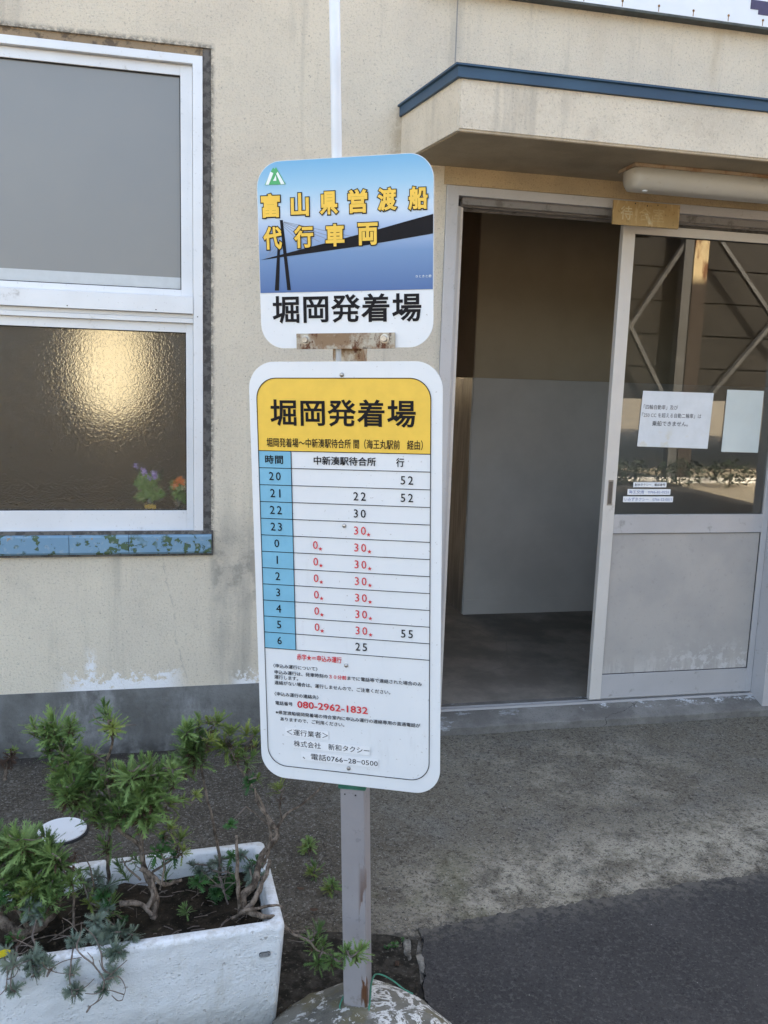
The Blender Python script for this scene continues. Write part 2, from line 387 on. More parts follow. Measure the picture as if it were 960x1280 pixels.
base = g.mix(g.mul(wp, .9), base, (.62, .62, .60))
wp = g.mul(g.step(g.noise(45, 6, .75), .55, .60), g.step(g.noise(6, 3), .45, .55), .8)
base = g.mix(wp, base, (.55, .55, .53))
g.bump(g.add(g.noise(90, 5, .7), g.mul(g.noise(14, 4), 2)), .005); M_ROCK = g.out(base, .92, 0, .2)

def leafmat(name, a, b, rough=.5):
    g = G(name); n = g.noise(35, 3)
    oi = g.n.new('ShaderNodeObjectInfo'); r = g.math('SUBTRACT', oi.outputs['Random'], .5)
    c = g.mix(g.step(g.add(n, g.mul(r, .35)), .3, .7), a, b)
    m = g.out(c, rough, 0, .35)
    try: g.b.inputs['Transmission Weight'].default_value = 0.0
    except Exception: pass
    tl = g.n.new('ShaderNodeBsdfTranslucent'); mx = g.n.new('ShaderNodeMixShader'); mx.inputs[0].default_value = .25
    g.l.new(c, tl.inputs[0]); g.l.new(g.b.outputs[0], mx.inputs[1]); g.l.new(tl.outputs[0], mx.inputs[2]); g.l.new(mx.outputs[0], g.n['Material Output'].inputs[0])
    return m
M_LG = leafmat("green_daisy_leaf", (.070, .140, .042), (.185, .285, .090))
M_LY = leafmat("yellowish_leaf", (.10, .16, .035), (.20, .25, .06))
M_LS = leafmat("silver_green_leaf", (.095, .140, .105), (.19, .240, .190))
M_LD = leafmat("deep_green_leaf", (.02, .075, .022), (.05, .14, .035))
M_LB = leafmat("dead_brown_leaf", (.045, .026, .018), (.10, .06, .04), .9)
M_LYEL = leafmat("bright_yellow_leaf", (.62, .52, .03), (.72, .62, .06))
g = G("woody_bark")
base = g.mix(g.step(g.noise(60, 7, .75, g.stretch((1, 1, .5))), .4, .60), (.055, .042, .033), (.22, .175, .14))
g.bump(g.noise(110, 6, .75), .006); M_BARK = g.out(base, .9, 0, .2)
M_TWIG = plain("grey_twig_bark", (.13, .105, .09), .9, .3, 60)

# ------------------------------------------------------------------ object helpers
def link(name, me, mat=None, parent=None):
    o = bpy.data.objects.new(name, me); COL.objects.link(o)
    if mat is not None:
        for m in (mat if isinstance(mat, (list, tuple)) else [mat]): me.materials.append(m)
    if parent: o.parent = parent
    return o
def tagp(o, label=None, cat=None, group=None, kind=None):
    if label: o['label'] = label
    if cat: o['category'] = cat
    if group: o['group'] = group
    if kind: o['kind'] = kind
    return o
def empty(name, loc=(0, 0, 0)):
    o = bpy.data.objects.new(name, None); COL.objects.link(o); o.location = loc; o.empty_display_size = .05; return o
def bmesh_obj(name, bm, mat, parent=None, smooth=False):
    me = bpy.data.meshes.new(name); bmesh.ops.recalc_face_normals(bm, faces=bm.faces); bm.to_mesh(me); bm.free()
    if smooth:
        for p in me.polygons: p.use_smooth = True
    return link(name, me, mat, parent)
def add_box(bm, x0, x1, y0, y1, z0, z1, bev=0.0):
    vs = [bm.verts.new(p) for p in ((x0, y0, z0), (x1, y0, z0), (x1, y1, z0), (x0, y1, z0), (x0, y0, z1), (x1, y0, z1), (x1, y1, z1), (x0, y1, z1))]
    fs = [bm.faces.new([vs[i] for i in f]) for f in ((3, 2, 1, 0), (4, 5, 6, 7), (0, 1, 5, 4), (1, 2, 6, 5), (2, 3, 7, 6), (3, 0, 4, 7))]
    if bev:
        ed = list({e for f in fs for e in f.edges})
        bmesh.ops.bevel(bm, geom=ed, offset=bev, segments=2, affect='EDGES', profile=.5)
def box(name, x0, x1, y0, y1, z0, z1, mat, parent=None, bev=0.0):
    bm = bmesh.new(); add_box(bm, x0, x1, y0, y1, z0, z1, bev); return bmesh_obj(name, bm, mat, parent)
def boxes(name, L, mat, parent=None, bev=0.0):
    bm = bmesh.new()
    for b in L: add_box(bm, *b, bev)
    return bmesh_obj(name, bm, mat, parent)
def wall_cells(name, x0, x1, z0, z1, y0, y1, holes, mat, parent):
    """wall slab with rectangular openings, as one clean skin"""
    xs = sorted({x0, x1, *[h[0] for h in holes], *[h[1] for h in holes]}); xs = [x for x in xs if x0 <= x <= x1]
    zs = sorted({z0, z1, *[h[2] for h in holes], *[h[3] for h in holes]}); zs = [z for z in zs if z0 <= z <= z1]
    solid = lambda i, j: 0 <= i < len(xs)-1 and 0 <= j < len(zs)-1 and not any(h[0] <= (xs[i]+xs[i+1])/2 <= h[1] and h[2] <= (zs[j]+zs[j+1])/2 <= h[3] for h in holes)
    bm = bmesh.new(); F = lambda *p: bm.faces.new([bm.verts.new(q) for q in p])
    for i in range(len(xs)-1):
        for j in range(len(zs)-1):
            if not solid(i, j): continue
            a, b, c, d = xs[i], xs[i+1], zs[j], zs[j+1]
            F((a, y0, c), (b, y0, c), (b, y0, d), (a, y0, d)); F((b, y1, c), (a, y1, c), (a, y1, d), (b, y1, d))
            if not solid(i-1, j): F((a, y1, c), (a, y0, c), (a, y0, d), (a, y1, d))
            if not solid(i+1, j): F((b, y0, c), (b, y1, c), (b, y1, d), (b, y0, d))
            if not solid(i, j-1): F((a, y0, c), (a, y1, c), (b, y1, c), (b, y0, c))
            if not solid(i, j+1): F((a, y0, d), (b, y0, d), (b, y1, d), (a, y1, d))
    me = bpy.data.meshes.new(name); bm.to_mesh(me); bm.free(); return link(name, me, mat, parent)
def extrude_poly(name, pts, y0, y1, mat, parent=None, bev=0):
    """outline in x,z extruded from y0 (front) to y1"""
    bm = bmesh.new(); f = [bm.verts.new((x, y0, z)) for x, z in pts]; b = [bm.verts.new((x, y1, z)) for x, z in pts]
    bm.faces.new(f); bm.faces.new(b[::-1]); n = len(pts)
    for i in range(n): bm.faces.new([f[i], b[i], b[(i+1) % n], f[(i+1) % n]])
    if bev:
        fe = [e for e in bm.edges if all(abs(v.co.y-y0) < 1e-6 for v in e.verts)]
        bmesh.ops.bevel(bm, geom=fe, offset=bev, segments=2, affect='EDGES')
    return bmesh_obj(name, bm, mat, parent)
def rrect(x0, x1, z0, z1, r, n=10, rt=None):
    """rounded rectangle outline, r bottom radius, rt top radius"""
    rt = r if rt is None else rt; P = []
    for cx, cz, a, rr in ((x1-r, z0+r, -90, r), (x1-rt, z1-rt, 0, rt), (x0+rt, z1-rt, 90, rt), (x0+r, z0+r, 180, r)):
        if rr <= 1e-6: P.append((cx, cz)); continue
        for k in range(n+1):
            t = math.radians(a+90*k/n); P.append((cx+rr*math.cos(t), cz+rr*math.sin(t)))
    return P
def flat(name, pts, y, mat, parent, th=.0003):
    return extrude_poly(name, pts, y-th, y, mat, parent)
def ring(name, outer, inner, y, mat, parent, th=.0003):
    bm = bmesh.new(); n = len(outer)
    o = [bm.verts.new((x, y-th, z)) for x, z in outer]; i_ = [bm.verts.new((x, y-th, z)) for x, z in inner]
    for k in range(n): bm.faces.new([o[k], o[(k+1) % n], i_[(k+1) % n], i_[k]])
    return bmesh_obj(name, bm, mat, parent)
def tube(bm, pts, rad, sides=7, cap=True):
    n = len(pts); rings = []; up = Vector((0, 0, 1)); prev = None
    for i, p in enumerate(pts):
        t = (pts[min(i+1, n-1)]-pts[max(i-1, 0)])
        if t.length < 1e-9: t = Vector((0, 0, 1))
        t.normalize()
        if prev is None:
            a = t.orthogonal().normalized()
        else:
            a = (prev - t*prev.dot(t)); a = a.normalized() if a.length > 1e-6 else t.orthogonal().normalized()
        prev = a; b = t.cross(a); r = rad[i] if isinstance(rad, (list, tuple)) else rad
        rings.append([bm.verts.new(p+a*(r*math.cos(2*math.pi*k/sides))+b*(r*math.sin(2*math.pi*k/sides))) for k in range(sides)])
    for i in range(n-1):
        for k in range(sides): bm.faces.new([rings[i][k], rings[i][(k+1) % sides], rings[i+1][(k+1) % sides], rings[i+1][k]])
    if cap: bm.faces.new(rings[0][::-1]); bm.faces.new(rings[-1])
def spline(P, seg=6):
    out = []; n = len(P)
    for i in range(n-1):
        p0, p1, p2, p3 = P[max(i-1, 0)], P[i], P[i+1], P[min(i+2, n-1)]
        for k in range(seg):
            t = k/seg; out.append(.5*((2*p1)+(p2-p0)*t+(2*p0-5*p1+4*p2-p3)*t*t+(3*p1-p0-3*p2+p3)*t**3))
    out.append(P[-1].copy()); return out
def lathe(bm, prof, c=(0, 0, 0), axis='Z', n=20):
    rs = []
    for r, h in prof:
        L = []
        for k in range(n):
            a = 2*math.pi*k/n; x, y = r*math.cos(a), r*math.sin(a)
            p = (c[0]+x, c[1]+y, c[2]+h) if axis == 'Z' else (c[0]+x, c[1]-h, c[2]+y)
            L.append(bm.verts.new(p))
        rs.append(L)
    for i in range(len(rs)-1):
        for k in range(n): bm.faces.new([rs[i][k], rs[i][(k+1) % n], rs[i+1][(k+1) % n], rs[i+1][k]])
    bm.faces.new(rs[0][::-1]); bm.faces.new(rs[-1])

# lettering: built-in font, converted to a flat mesh in x,z
def text_mesh(s, offset=0.0, spacing=1.0):
    c = bpy.data.curves.new("lettering", 'FONT'); c.body = s; c.size = 1.0; c.space_character = spacing
    c.resolution_u = 2; c.fill_mode = 'FRONT'; c.extrude = 0.0
    c.bevel_depth = offset; c.bevel_resolution = 1        # rounded swelling of the strokes = bolder weight
    o = bpy.data.objects.new("lettering", c); COL.objects.link(o)
    bpy.context.view_layer.update()
    me = bpy.data.meshes.new_from_object(o.evaluated_get(bpy.context.evaluated_depsgraph_get()))
    bpy.data.objects.remove(o); bpy.data.curves.remove(c)
    for v in me.vertices: v.co.z = v.co.z/offset if offset else 0.0
    return me
def bounds(me):
    xs = [v.co.x for v in me.vertices]; ys = [v.co.y for v in me.vertices]; return min(xs), max(xs), min(ys), max(ys)
def put(me, sx, sz, dx, dz, y, mat, parent, shear=0.0):
    for v in me.vertices:
        x, z = v.co.x*sx+dx, v.co.y*sz+dz; v.co = (x+shear*(z-dz), y-.00006*v.co.z, z)
    me.update(); return link('lettering', me, mat, parent)
def text_fit(s, x0, x1, z0, z1, y, mat, parent, offset=0.0, spacing=1.0):
    me = text_mesh(s, offset, spacing); a, b, c, d = bounds(me); sx = (x1-x0)/(b-a); sz = (z1-z0)/(d-c)
    return put(me, sx, sz, x0-a*sx, z0-c*sz, y, mat, parent)
def text_line(s, x0, z0, h, adv, y, mat, parent, offset=0.0):
    """full-width text: each glyph box is adv wide and h high, left edge x0, bottom z0"""
    me = text_mesh(s, offset); a, b, c, d = bounds(me); return put(me, adv, h/.92, x0, z0+.07*h, y, mat, parent)

# ================================================================== GROUND
def sheet(name, pts, z, mat, kind='structure', th=None):
    bm = bmesh.new(); v = [bm.verts.new((x, y, z)) for x, y in pts]; f = bm.faces.new(v)
    bmesh.ops.triangulate(bm, faces=[f])
    o = bmesh_obj(name, bm, mat); o['kind'] = kind; return o
tagp(sheet('ground', [(-150, -200), (150, -200), (150, 150), (-150, 150)], -.02, M_YARD), 'pale sunlit concrete yard stretching far behind the viewer', kind='structure')
# apron with slight unevenness
def grid_sheet(name, x0, x1, y0, y1, nx, ny, z, amp, mat, clip=None):
    bm = bmesh.new(); from mathutils import noise as mn
    V = [[bm.verts.new((x0+(x1-x0)*i/nx, y0+(y1-y0)*j/ny, 0)) for j in range(ny+1)] for i in range(nx+1)]
    for r in V:
        for v in r: v.co.z = z+amp*mn.noise(Vector((v.co.x*2.3, v.co.y*2.3, .3)))+amp*.35*mn.noise(Vector((v.co.x*14, v.co.y*14, 2)))
    for i in range(nx):
        for j in range(ny): bm.faces.new([V[i][j], V[i+1][j], V[i+1][j+1], V[i][j+1]])
    return bmesh_obj(name, bm, mat, None, True)
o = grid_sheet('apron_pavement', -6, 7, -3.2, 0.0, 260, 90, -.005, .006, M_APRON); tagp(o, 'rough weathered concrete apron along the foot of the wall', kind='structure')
# asphalt: broken edge against the apron
edge_px = [(528, 1290), (533, 1262), (528, 1240), (532, 1215), (527, 1195), (531, 1180), (523, 1166), (560, 1160), (600, 1150), (640, 1143), (680, 1138), (720, 1130), (760, 1124), (800, 1117), (840, 1112), (880, 1103), (920, 1100), (960, 1093)]
P = [on(*p) for p in edge_px]; E2 = []
for a, b in zip(P, P[1:]):
    n = max(2, int((b-a).length/.007))
    for k in range(n):
        t = k/n; q = a.lerp(b, t); jn_ = .012*mn.noise(Vector((q.x*22, q.y*22, 1)))+.007*mn.noise(Vector((q.x*70, q.y*70, 5))); E2.append((q.x+random.uniform(-.003, .003)+jn_*.5, q.y+random.uniform(-.003, .003)+jn_*1.3))
q = P[-1]; E2 += [(q.x, q.y), (2.6, -.98), (7, -.4)]
q0 = P[0]
outl = E2+[(7, -9.5), (-6, -9.5), (-6, -2.4), (-1.2, -2.3), (.2, -2.15), (q0.x-.01, q0.y-.25)]
bm = bmesh.new(); top = [bm.verts.new((x, y, .008)) for x, y in outl]; bot = [bm.verts.new((x*1+(.0), y+.0, -.012)) for x, y in outl]
for (x, y), v in zip(outl, bot): v.co.y = y+.012 if y > -1.6 and x > .5 else y
f = bm.faces.new(top); n = len(outl)
for i in range(n): bm.faces.new([top[i], top[(i+1) % n], bot[(i+1) % n], bot[i]])
bmesh.ops.triangulate(bm, faces=[f], ngon_method='EAR_CLIP')
tagp(bmesh_obj('asphalt_road', bm, M_ASPH), 'smooth dark asphalt at lower right with a broken edge', kind='structure')

# ================================================================== BUILDING
B = empty('ferry_terminal_building', (0, 0, 0))
tagp(B, 'beige stucco ferry terminal building with window and open sliding door', 'building')
WX0, WX1, WZ0, WZ1 = -1.75, .050, .79, 2.556           # window opening
DX0, DX1, DZ1 = .915, 2.545, 2.172                      # door opening
wall_cells('wall', -6, 9, .25, 6.5, 0.0, .15, [(WX0, WX1, WZ0, WZ1), (DX0, DX1, .0, DZ1)], M_WALL, B)
wall_cells('plinth', -6, 9, -.05, .25, -.004, .14, [(DX0, DX1, -.1, .3)], M_PLINTH, B)
box('roof', -6.2, 9.2, -.25, 5.1, 6.5, 6.7, M_PLINTH, B)
boxes('side_wall', [(-6, -5.85, .15, 4.72, 0, 6.5), (8.85, 9, .15, 4.72, 0, 6.5)], M_CANOPY, B)
wall_cells('rear_wall', -6, 9, 0, 6.5, 4.72, 4.85, [(.90, 1.40, 1.30, 1.85)], M_CANOPY, B)   # opening added out of view, lets sun in to brighten the corridor
# canopy: tapering end, stucco fascia, painted soffit
cz0, cz1 = 2.24, 2.400
bm = bmesh.new(); A = [(.735, 0.0), (.815, -.454), (4.6, -.454), (4.68, 0.0)]
lo_ = [bm.verts.new((x, y, cz0)) for x, y in A]; hi_ = [bm.verts.new((x, y, cz1)) for x, y in A]
for i in range(3): bm.faces.new([lo_[i], lo_[i+1], hi_[i+1], hi_[i]])
bm.faces.new(hi_); bm.faces.new(lo_[::-1]); bm.faces.new([lo_[3], lo_[0], hi_[0], hi_[3]])
bmesh.ops.bevel(bm, geom=[e for e in bm.edges if all(v.co.y < -.3 for v in e.verts) and e.verts[0].co.z == e.verts[1].co.z or (e.verts[0].co.x < 1 and e.verts[0].co.y < -.3 and e.verts[1].co.y < -.3)], offset=.006, segments=2, affect='EDGES')
CAN = bmesh_obj('canopy', bm, M_CANOPY, B)
bm = bmesh.new(); A2 = [(.748, -.002), (.825, -.444), (4.59, -.444), (4.67, -.002)]
v = [bm.verts.new((x, y, cz0-.003)) for x, y in A2]; bm.faces.new(v[::-1]); v2 = [bm.verts.new((x, y, cz0+.02)) for x, y in A2]
for i in range(4): bm.faces.new([v[i], v[(i+1) % 4], v2[(i+1) % 4], v2[i]])
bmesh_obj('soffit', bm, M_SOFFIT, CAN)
# blue metal edging around the canopy top
def offs(pts, d): return [(pts[0][0]-d, pts[0][1]), (pts[1][0]-d, pts[1][1]-d), (pts[2][0]+d, pts[2][1]-d), (pts[3][0]+d, pts[3][1])]
bm = bmesh.new(); o1 = offs(A, .018); prof = [(offs(A, .004), 2.395), (offs(A, .010), 2.396), (offs(A, .010), 2.427), (offs(A, .018), 2.429), (offs(A, .018), 2.435), (offs(A, .002), 2.438)]
R_ = [[bm.verts.new((x, y, z)) for x, y in L] for L, z in prof]
for i in range(len(R_)-1):
    for k in range(3): bm.faces.new([R_[i][k], R_[i][k+1], R_[i+1][k+1], R_[i+1][k]])
bm.faces.new(R_[-1]); bm.faces.new(R_[0][::-1])
for i in (0,):
    pass
bmesh_obj('blue_edging', bm, M_BLUE, CAN)
# lintel band between soffit and door frame
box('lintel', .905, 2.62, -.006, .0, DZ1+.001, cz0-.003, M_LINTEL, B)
# return pier left of door: darker warm strip
# ---- window
W = empty('window', (0, 0, 0)); W.parent = B
boxes('frame', [(-1.715, .021, .0, .085, 2.500, 2.528), (-.013, .021, -.004, .085, .858, 2.4995), (-1.715, -1.681, -.004, .085, .858, 2.4995),
                (-1.681, -.0135, -.010, .08, 1.655, 1.714), (-1.681, -.0135, .004, .08, .846, .8575)], M_ALU, W, .0015)
boxes('transom_groove', [(-1.681, -.0135, .012, .05, 1.640, 1.6545), (-1.681, -.0135, -.004, .05, 1.7145, 1.7175), (-1.681, -.0135, .004, .05, 1.6225, 1.6392)], M_ALU, W, .001)
def sash(x0, x1, z0, z1, y0, st, top, botm, mat, pane_name, pmat, inner=None):
    S = boxes('sash', [(x0, x0+st, y0, y0+.03, z0, z1), (x1-st, x1, y0, y0+.03, z0, z1), (x0+st, x1-st, y0+.001, y0+.029, z1-top, z1), (x0+st, x1-st, y0+.001, y0+.029, z0, z0+botm)], mat, W, .0012)
    gx0, gx1, gz0, gz1 = x0+st, x1-st, z0+botm, z1-top
    boxes('gasket', [(gx0, gx0+.003, y0+.006, y0+.012, gz0, gz1), (gx1-.003, gx1, y0+.006, y0+.012, gz0, gz1), (gx0+.003, gx1-.003, y0+.006, y0+.012, gz1-.003, gz1), (gx0+.003, gx1-.003, y0+.006, y0+.012, gz0, gz0+.003)], M_DARKGAP, S)
    p = box(pane_name, gx0-.002, gx1+.002, y0+.012, y0+.016, gz0-.002, gz1+.002, pmat, S)
    return S, p
S1, pu = sash(-.905, -.0137, 1.718, 2.4993, .020, .041, .035, .022, M_ALU, 'glass_pane', M_FROST)
S2, pu2 = sash(-1.6805, -.870, 1.718, 2.4993, .052, .041, .035, .022, M_ALU, 'glass_pane', M_FROST)
S3, pl = sash(-.905, -.0137, .858, 1.622, .020, .0255, .033, .076, M_ALU, 'glass_pane', M_PATT)
S4, pl2 = sash(-1.6805, -.870, .858, 1.622, .052, .0255, .033, .076, M_ALU, 'glass_pane', M_PATT)
for p in (pl, pl2):
    p.data.materials.append(M_PATT2)
    for f in p.data.polygons:
        if f.normal.y > .5: f.material_index = 1
box('frosting_strip', -.86, -.057, .0312, .0318, 1.741, 1.783, plain('pale_film', (.50, .53, .54), .6, .04), S1)
# mortar in the recess
boxes('mortar_joint', [(.0215, .0495, .006, .08, .85, 2.5555)], M_MORTAR, W)
boxes('caulk_strip', [(-1.75, .0213, .008, .08, 2.5285, 2.5555)], M_BROWNCAULK, W)
# small holes in the transom
bm = bmesh.new()
for px, py in ((84, 382), (195, 387), (247, 396)):
    p = at(px, py, -.010); lathe(bm, [(.0022, 0), (.0022, .0006)], (p.x, -.0102, p.z), 'Y', 8)
bmesh_obj('screw_hole', bm, M_DARKGAP, W)
# blue flashing sill in sheets with lapped joints
xs = [WX0-.02, -1.30, -.862, -.455, -.247, .052]
for a, b in zip(xs, xs[1:]):
    bm = bmesh.new(); d = random.uniform(0, .0015)
    pr = [(.02, .853), (-.022-d, .848), (-.026-d, .842), (-.027-d, .786), (-.021-d, .778), (.0, .779)]
    L = [bm.verts.new((a+.001, y, z)) for y, z in pr]; R2 = [bm.verts.new((b-.001, y, z)) for y, z in pr]
    for k in range(len(pr)-1): bm.faces.new([L[k], R2[k], R2[k+1], L[k+1]])
    bm.faces.new(L[::-1]); bm.faces.new(R2)
    bmesh_obj('sill_flashing', bm, M_SILL, W)
box('sill_bed', WX0-.03, .0575, -.012, .0, .768, .862, M_MORTAR, W)
# ---- door
D = empty('door_frame', (0, 0, 0)); D.parent = B
boxes('jamb', [(.916, .962, -.010, .13, .02, DZ1-.001), (.962, .985, .03, .13, .03, DZ1-.067)], M_ALU2, D, .0012)
box('jamb_lining', .9855, .998, .042, .128, .06, DZ1-.068, M_ALU3, D, .001)
boxes('jamb', [(2.498, 2.5445, -.008, .13, .03, DZ1-.001)], M_ALU2, D, .0012)
boxes('head', [(.962, 2.498, -.010, .13, DZ1-.036, DZ1-.001)], M_ALU2, D, .001)
boxes('track', [(.985, 2.498, .015, .024, DZ1-.062, DZ1-.0365), (.985, 2.498, .045, .06, DZ1-.066, DZ1-.0365), (.985, 2.498, .118, .13, DZ1-.066, DZ1-.0365), (.985, 2.498, .024, .045, DZ1-.045, DZ1-.037)], M_RAILDK, D)
# threshold, ramped concrete with a metal rail
bm = bmesh.new(); pr = [(-.03, -.01), (-.028, .024), (-.02, .030), (.06, .058), (.15, .060), (.15, -.05), (-.03, -.05)]
nX = 28; rows = []
for i in range(nX+1):
    x = .917+(2.543-.917)*i/nX; rows.append([bm.verts.new((x, y+random.uniform(-.002, .002)*(k in (1, 2)), z+random.uniform(-.0015, .0015)*(k in (1, 2)))) for k, (y, z) in enumerate(pr)])
for i in range(nX):
    for k in range(len(pr)): bm.faces.new([rows[i][k], rows[i+1][k], rows[i+1][(k+1) % len(pr)], rows[i][(k+1) % len(pr)]])
bm.faces.new(rows[0]); bm.faces.new(rows[-1][::-1])
bmesh_obj('threshold', bm, M_THRESH, B)
boxes('floor_rail', [(.985, 2.498, .070, .074, .058, .068), (.985, 2.498, .098, .102, .058, .067)], M_ALU2, D)
# right reveal return of plinth
box('plinth_return', 2.5455, 2.80, -.010, -.0045, -.04, .262, M_PLINTH, B)
# ---- sliding door leaf (glass above, panel below)
L_ = empty('sliding_door', (1.69, .08, .07)); L_.parent = B
def LB(name, x0, x1, y0, y1, z0, z1, mat, bev=.001): return box(name, x0-1.69, x1-1.69, y0-.08, y1-.08, z0-.07, z1-.07, mat, L_, bev)
LB('stile', 1.690, 1.7445, .08, .108, .072, 2.098, M_ALU3, .0015)
LB('stile', 2.470, 2.497, .08, .108, .072, 2.098, M_ALU2, .0015)
LB('rail', 1.7445, 2.470, .081, .107, 2.062, 2.098, M_ALU3)
LB('rail', 1.7445, 2.470, .081, .107, .820, .902, M_ALU2)
LB('rail', 1.7445, 2.470, .081, .107, .074, .184, M_ALU2)
pn = box('lower_panel', 1.7445, 2.470, .089, .094, .184, .820, M_PANEL, B); pn.parent = L_; pn.matrix_parent_inverse = Matrix.Translation((-1.69, -.08, -.07))
LB('glass_pane', 1.7445, 2.470, .0925, .0965, .902, 2.062, M_GLASS, 0)
LB('gasket', 1.7445, 1.7475, .088, .0923, .902, 2.062, M_DARKGAP, 0); LB('gasket', 1.7475, 2.470, .088, .0923, 2.0585, 2.062, M_DARKGAP, 0)
LB('gasket', 1.7475, 2.470, .0865, .0887, .817, .820, M_DARKGAP, 0); LB('gasket', 1.7445, 1.7475, .0865, .0887, .184, .820, M_DARKGAP, 0)
LB('gasket', 1.7475, 2.467, .0865, .0887, .184, .187, M_DARKGAP, 0); LB('gasket', 2.467, 2.470, .0865, .0887, .184, .820, M_DARKGAP, 0)
hd = LB('handle', 1.7055, 1.7285, .0785, .0799, .943, 1.052, dirty('handle_bronze', (.30, .26, .22), (.14, .11, .09), .5, .3), 0)
bm = bmesh.new(); add_box(bm, 1.709-1.69, 1.725-1.69, .0779-.08, .0784-.08, .950-.07, 1.045-.07); bmesh_obj('finger_recess', bm, plain('dark_recess', (.10, .08, .065), .7), hd)

# ---- interior
I = B
box('interior_floor', -5.8, 8.8, .1505, 4.7, -.03, .0605, M_FLOOR, I)
box('interior_ceiling', -5.8, 8.8, .1505, 4.7, 2.62, 2.7, M_INTDK, I)
# corridor box wall with two-tone paint: corner at x 1.559, y 1.507
box('partition_upper', 1.559, 6.0, 1.507, 4.6, 1.468, 2.615, M_INTUP, I)
box('partition_lower', 1.557, 6.0, 1.5045, 4.6, .0607, 1.467, M_INTLO, I)
box('skirting', 1.5555, 6.0, 1.500, 1.504, .0607, .15, M_INTLO, I)
box('glossy_dado', 1.5515, 1.5565, 1.512, 4.6, .0607, 1.467, M_INTGL, I)
box('corridor_wall_upper', 1.5537, 1.5587, 1.512, 4.6, 1.468, 2.615, M_INTCOR, I)
boxes('interior_wall', [(.62, .74, .1505, 4.7, .0607, 2.6195), (6.0, 6.1, .1505, 4.6, .0607, 2.6195)], M_INTDK, I)
boxes('waiting_room_wall', [(-2.4, -2.3, .1505, 2.4, .0607, 2.6195), (-2.3, .6195, 2.4, 2.5, .0607, 2.6195), (.605, .6195, .1505, 2.4, .0607, 2.6195)], M_INTROOM, I)
box('inner_window_board', WX0, WX1, .052, .30, .905, .9315, plain('window_board_wood', (.10, .075, .05), .5), W)

# ================================================================== THINGS ON THE BUILDING
# waiting-room name board
N = empty('name_board', (1.73, -.02, 2.07)); tagp(N, 'faded brass name board with worn characters above the sliding door', 'sign board')
g = G('tarnished_brass_board')
base = g.mix(g.step(g.noise(9, 5, .6), .3, .7), (.43, .30, .14), (.34, .235, .105))
base = g.mix(g.mul(g.step(g.noise(30, 6, .7, g.stretch((2, 1, .4))), .55, .62), .4), base, (.60, .50, .33))
base = g.mix(g.mul(g.step(g.noise(70, 4), .62, .68), .5), base, (.16, .10, .05))
M_BOARD = g.out(base, .6, .15)
o = box('board', -.143, .143, -.006, .004, .002, .093, M_BOARD, N, .001)
M_FADE = plain('faded_cream_paint', (.50, .43, .29), .8, .15, 60)
M_FADE2 = plain('very_faded_paint', (.44, .335, .185), .8, .15, 60)
for k, (ch, x) in enumerate((('待', -.112), ('合', -.033), ('室', .026))):
    text_fit(ch, x, x+.050, .022, .074, -.0064, M_FADE if k == 0 else M_FADE2, o, .01)
sl = flat('scraped_patch', [(-.010, .050), (.004, .052), (.026, .012), (.012, .010)], -.0062, M_FADE, o, .0002)
for x in (-.052, .0, .045):
    bm = bmesh.new(); lathe(bm, [(.0026, 0), (.0026, .001), (.001, .002)], (x, -.006, .085 if x else .08), 'Y', 8); bmesh_obj('nail', bm, M_DARKGAP, o)

# fluorescent batten light under the canopy
Fl = empty('fluorescent_lamp', (1.53, -.23, 2.237)); tagp(Fl, 'unlit fluorescent lamp with rounded milky cover fixed under the canopy', 'lamp')
bm = bmesh.new(); secs = [(0, .02), (.006, .045), (.02, .055), (.05, .058), (1.23, .058), (1.255, .05), (1.27, .03)]
rings = []
for x, w in secs:
    h = .085*min(1, w/.055); rg_ = []
    for k in range(13):
        a = math.pi*k/12; c_, s_ = math.cos(a), math.sin(a)
        rg_.append(bm.verts.new((x, w*math.copysign(abs(c_)**.6, c_), -.012-(h-.012)*abs(s_)**.6)))
    rings.append(rg_)
for i in range(len(rings)-1):
    for k in range(12): bm.faces.new([rings[i][k], rings[i][k+1], rings[i+1][k+1], rings[i+1][k]])
    bm.faces.new([rings[i][12], rings[i][0], rings[i+1][0], rings[i+1][12]])
bm.faces.new(rings[0]); bm.faces.new(rings[-1][::-1])
bmesh_obj('diffuser', bm, dirty('milky_plastic_cover', (.46, .45, .42), (.30, .25, .19), .4, 0, .6, 6), Fl, True)
box('base_plate', -.004, 1.28, -.063, .063, -.013, -.001, dirty('rusty_base_metal', (.34, .26, .18), (.20, .10, .045), .7, 0, .48, 12), Fl, .001)
bm = bmesh.new(); lathe(bm, [(.009, 0), (.009, -.004), (.004, -.006)], (.055, -.035, -.0865), 'Z', 12); bmesh_obj('fixing_cap', bm, M_PIPE, Fl)

# roof sign panel over the canopy (lower edge only enters the picture)
RS = empty('fascia_sign', (2.3, -.031, 2.836)); tagp(RS, 'large white sign panel with rusty lower edge above the canopy', 'sign')
box('panel', -1.5, 3.2, -.012, .0, .009, .72, plain('white_sign_sheet', (.70, .75, .80), .4, .04, 3), RS)
box('edge_trim', -1.505, 3.205, -.015, .030, .0, .0085, plain('dark_green_grey_trim', (.055, .065, .06), .6, .3), RS)
box('sign_back', -1.5, 3.2, .0005, .030, .009, .72, M_RAILDK, RS)
M_NAIL = plain('rusty_nail_stain', (.25, .13, .05), .8, .4, 80)
for x in [-1.20, -1.045, -.90, -.745, -.595, -.45, -.30, -.15, 0.0, .15, .3]:
    if x < -.95 + .5 or True:
        bm = bmesh.new(); lathe(bm, [(.0045, 0), (.0045, .002), (.002, .004)], (x, -.012, .032), 'Y', 8)
        add_box(bm, x-.0015, x+.0015, -.0126, -.0121, .012, .030); bmesh_obj('nail', bm, M_NAIL, RS)
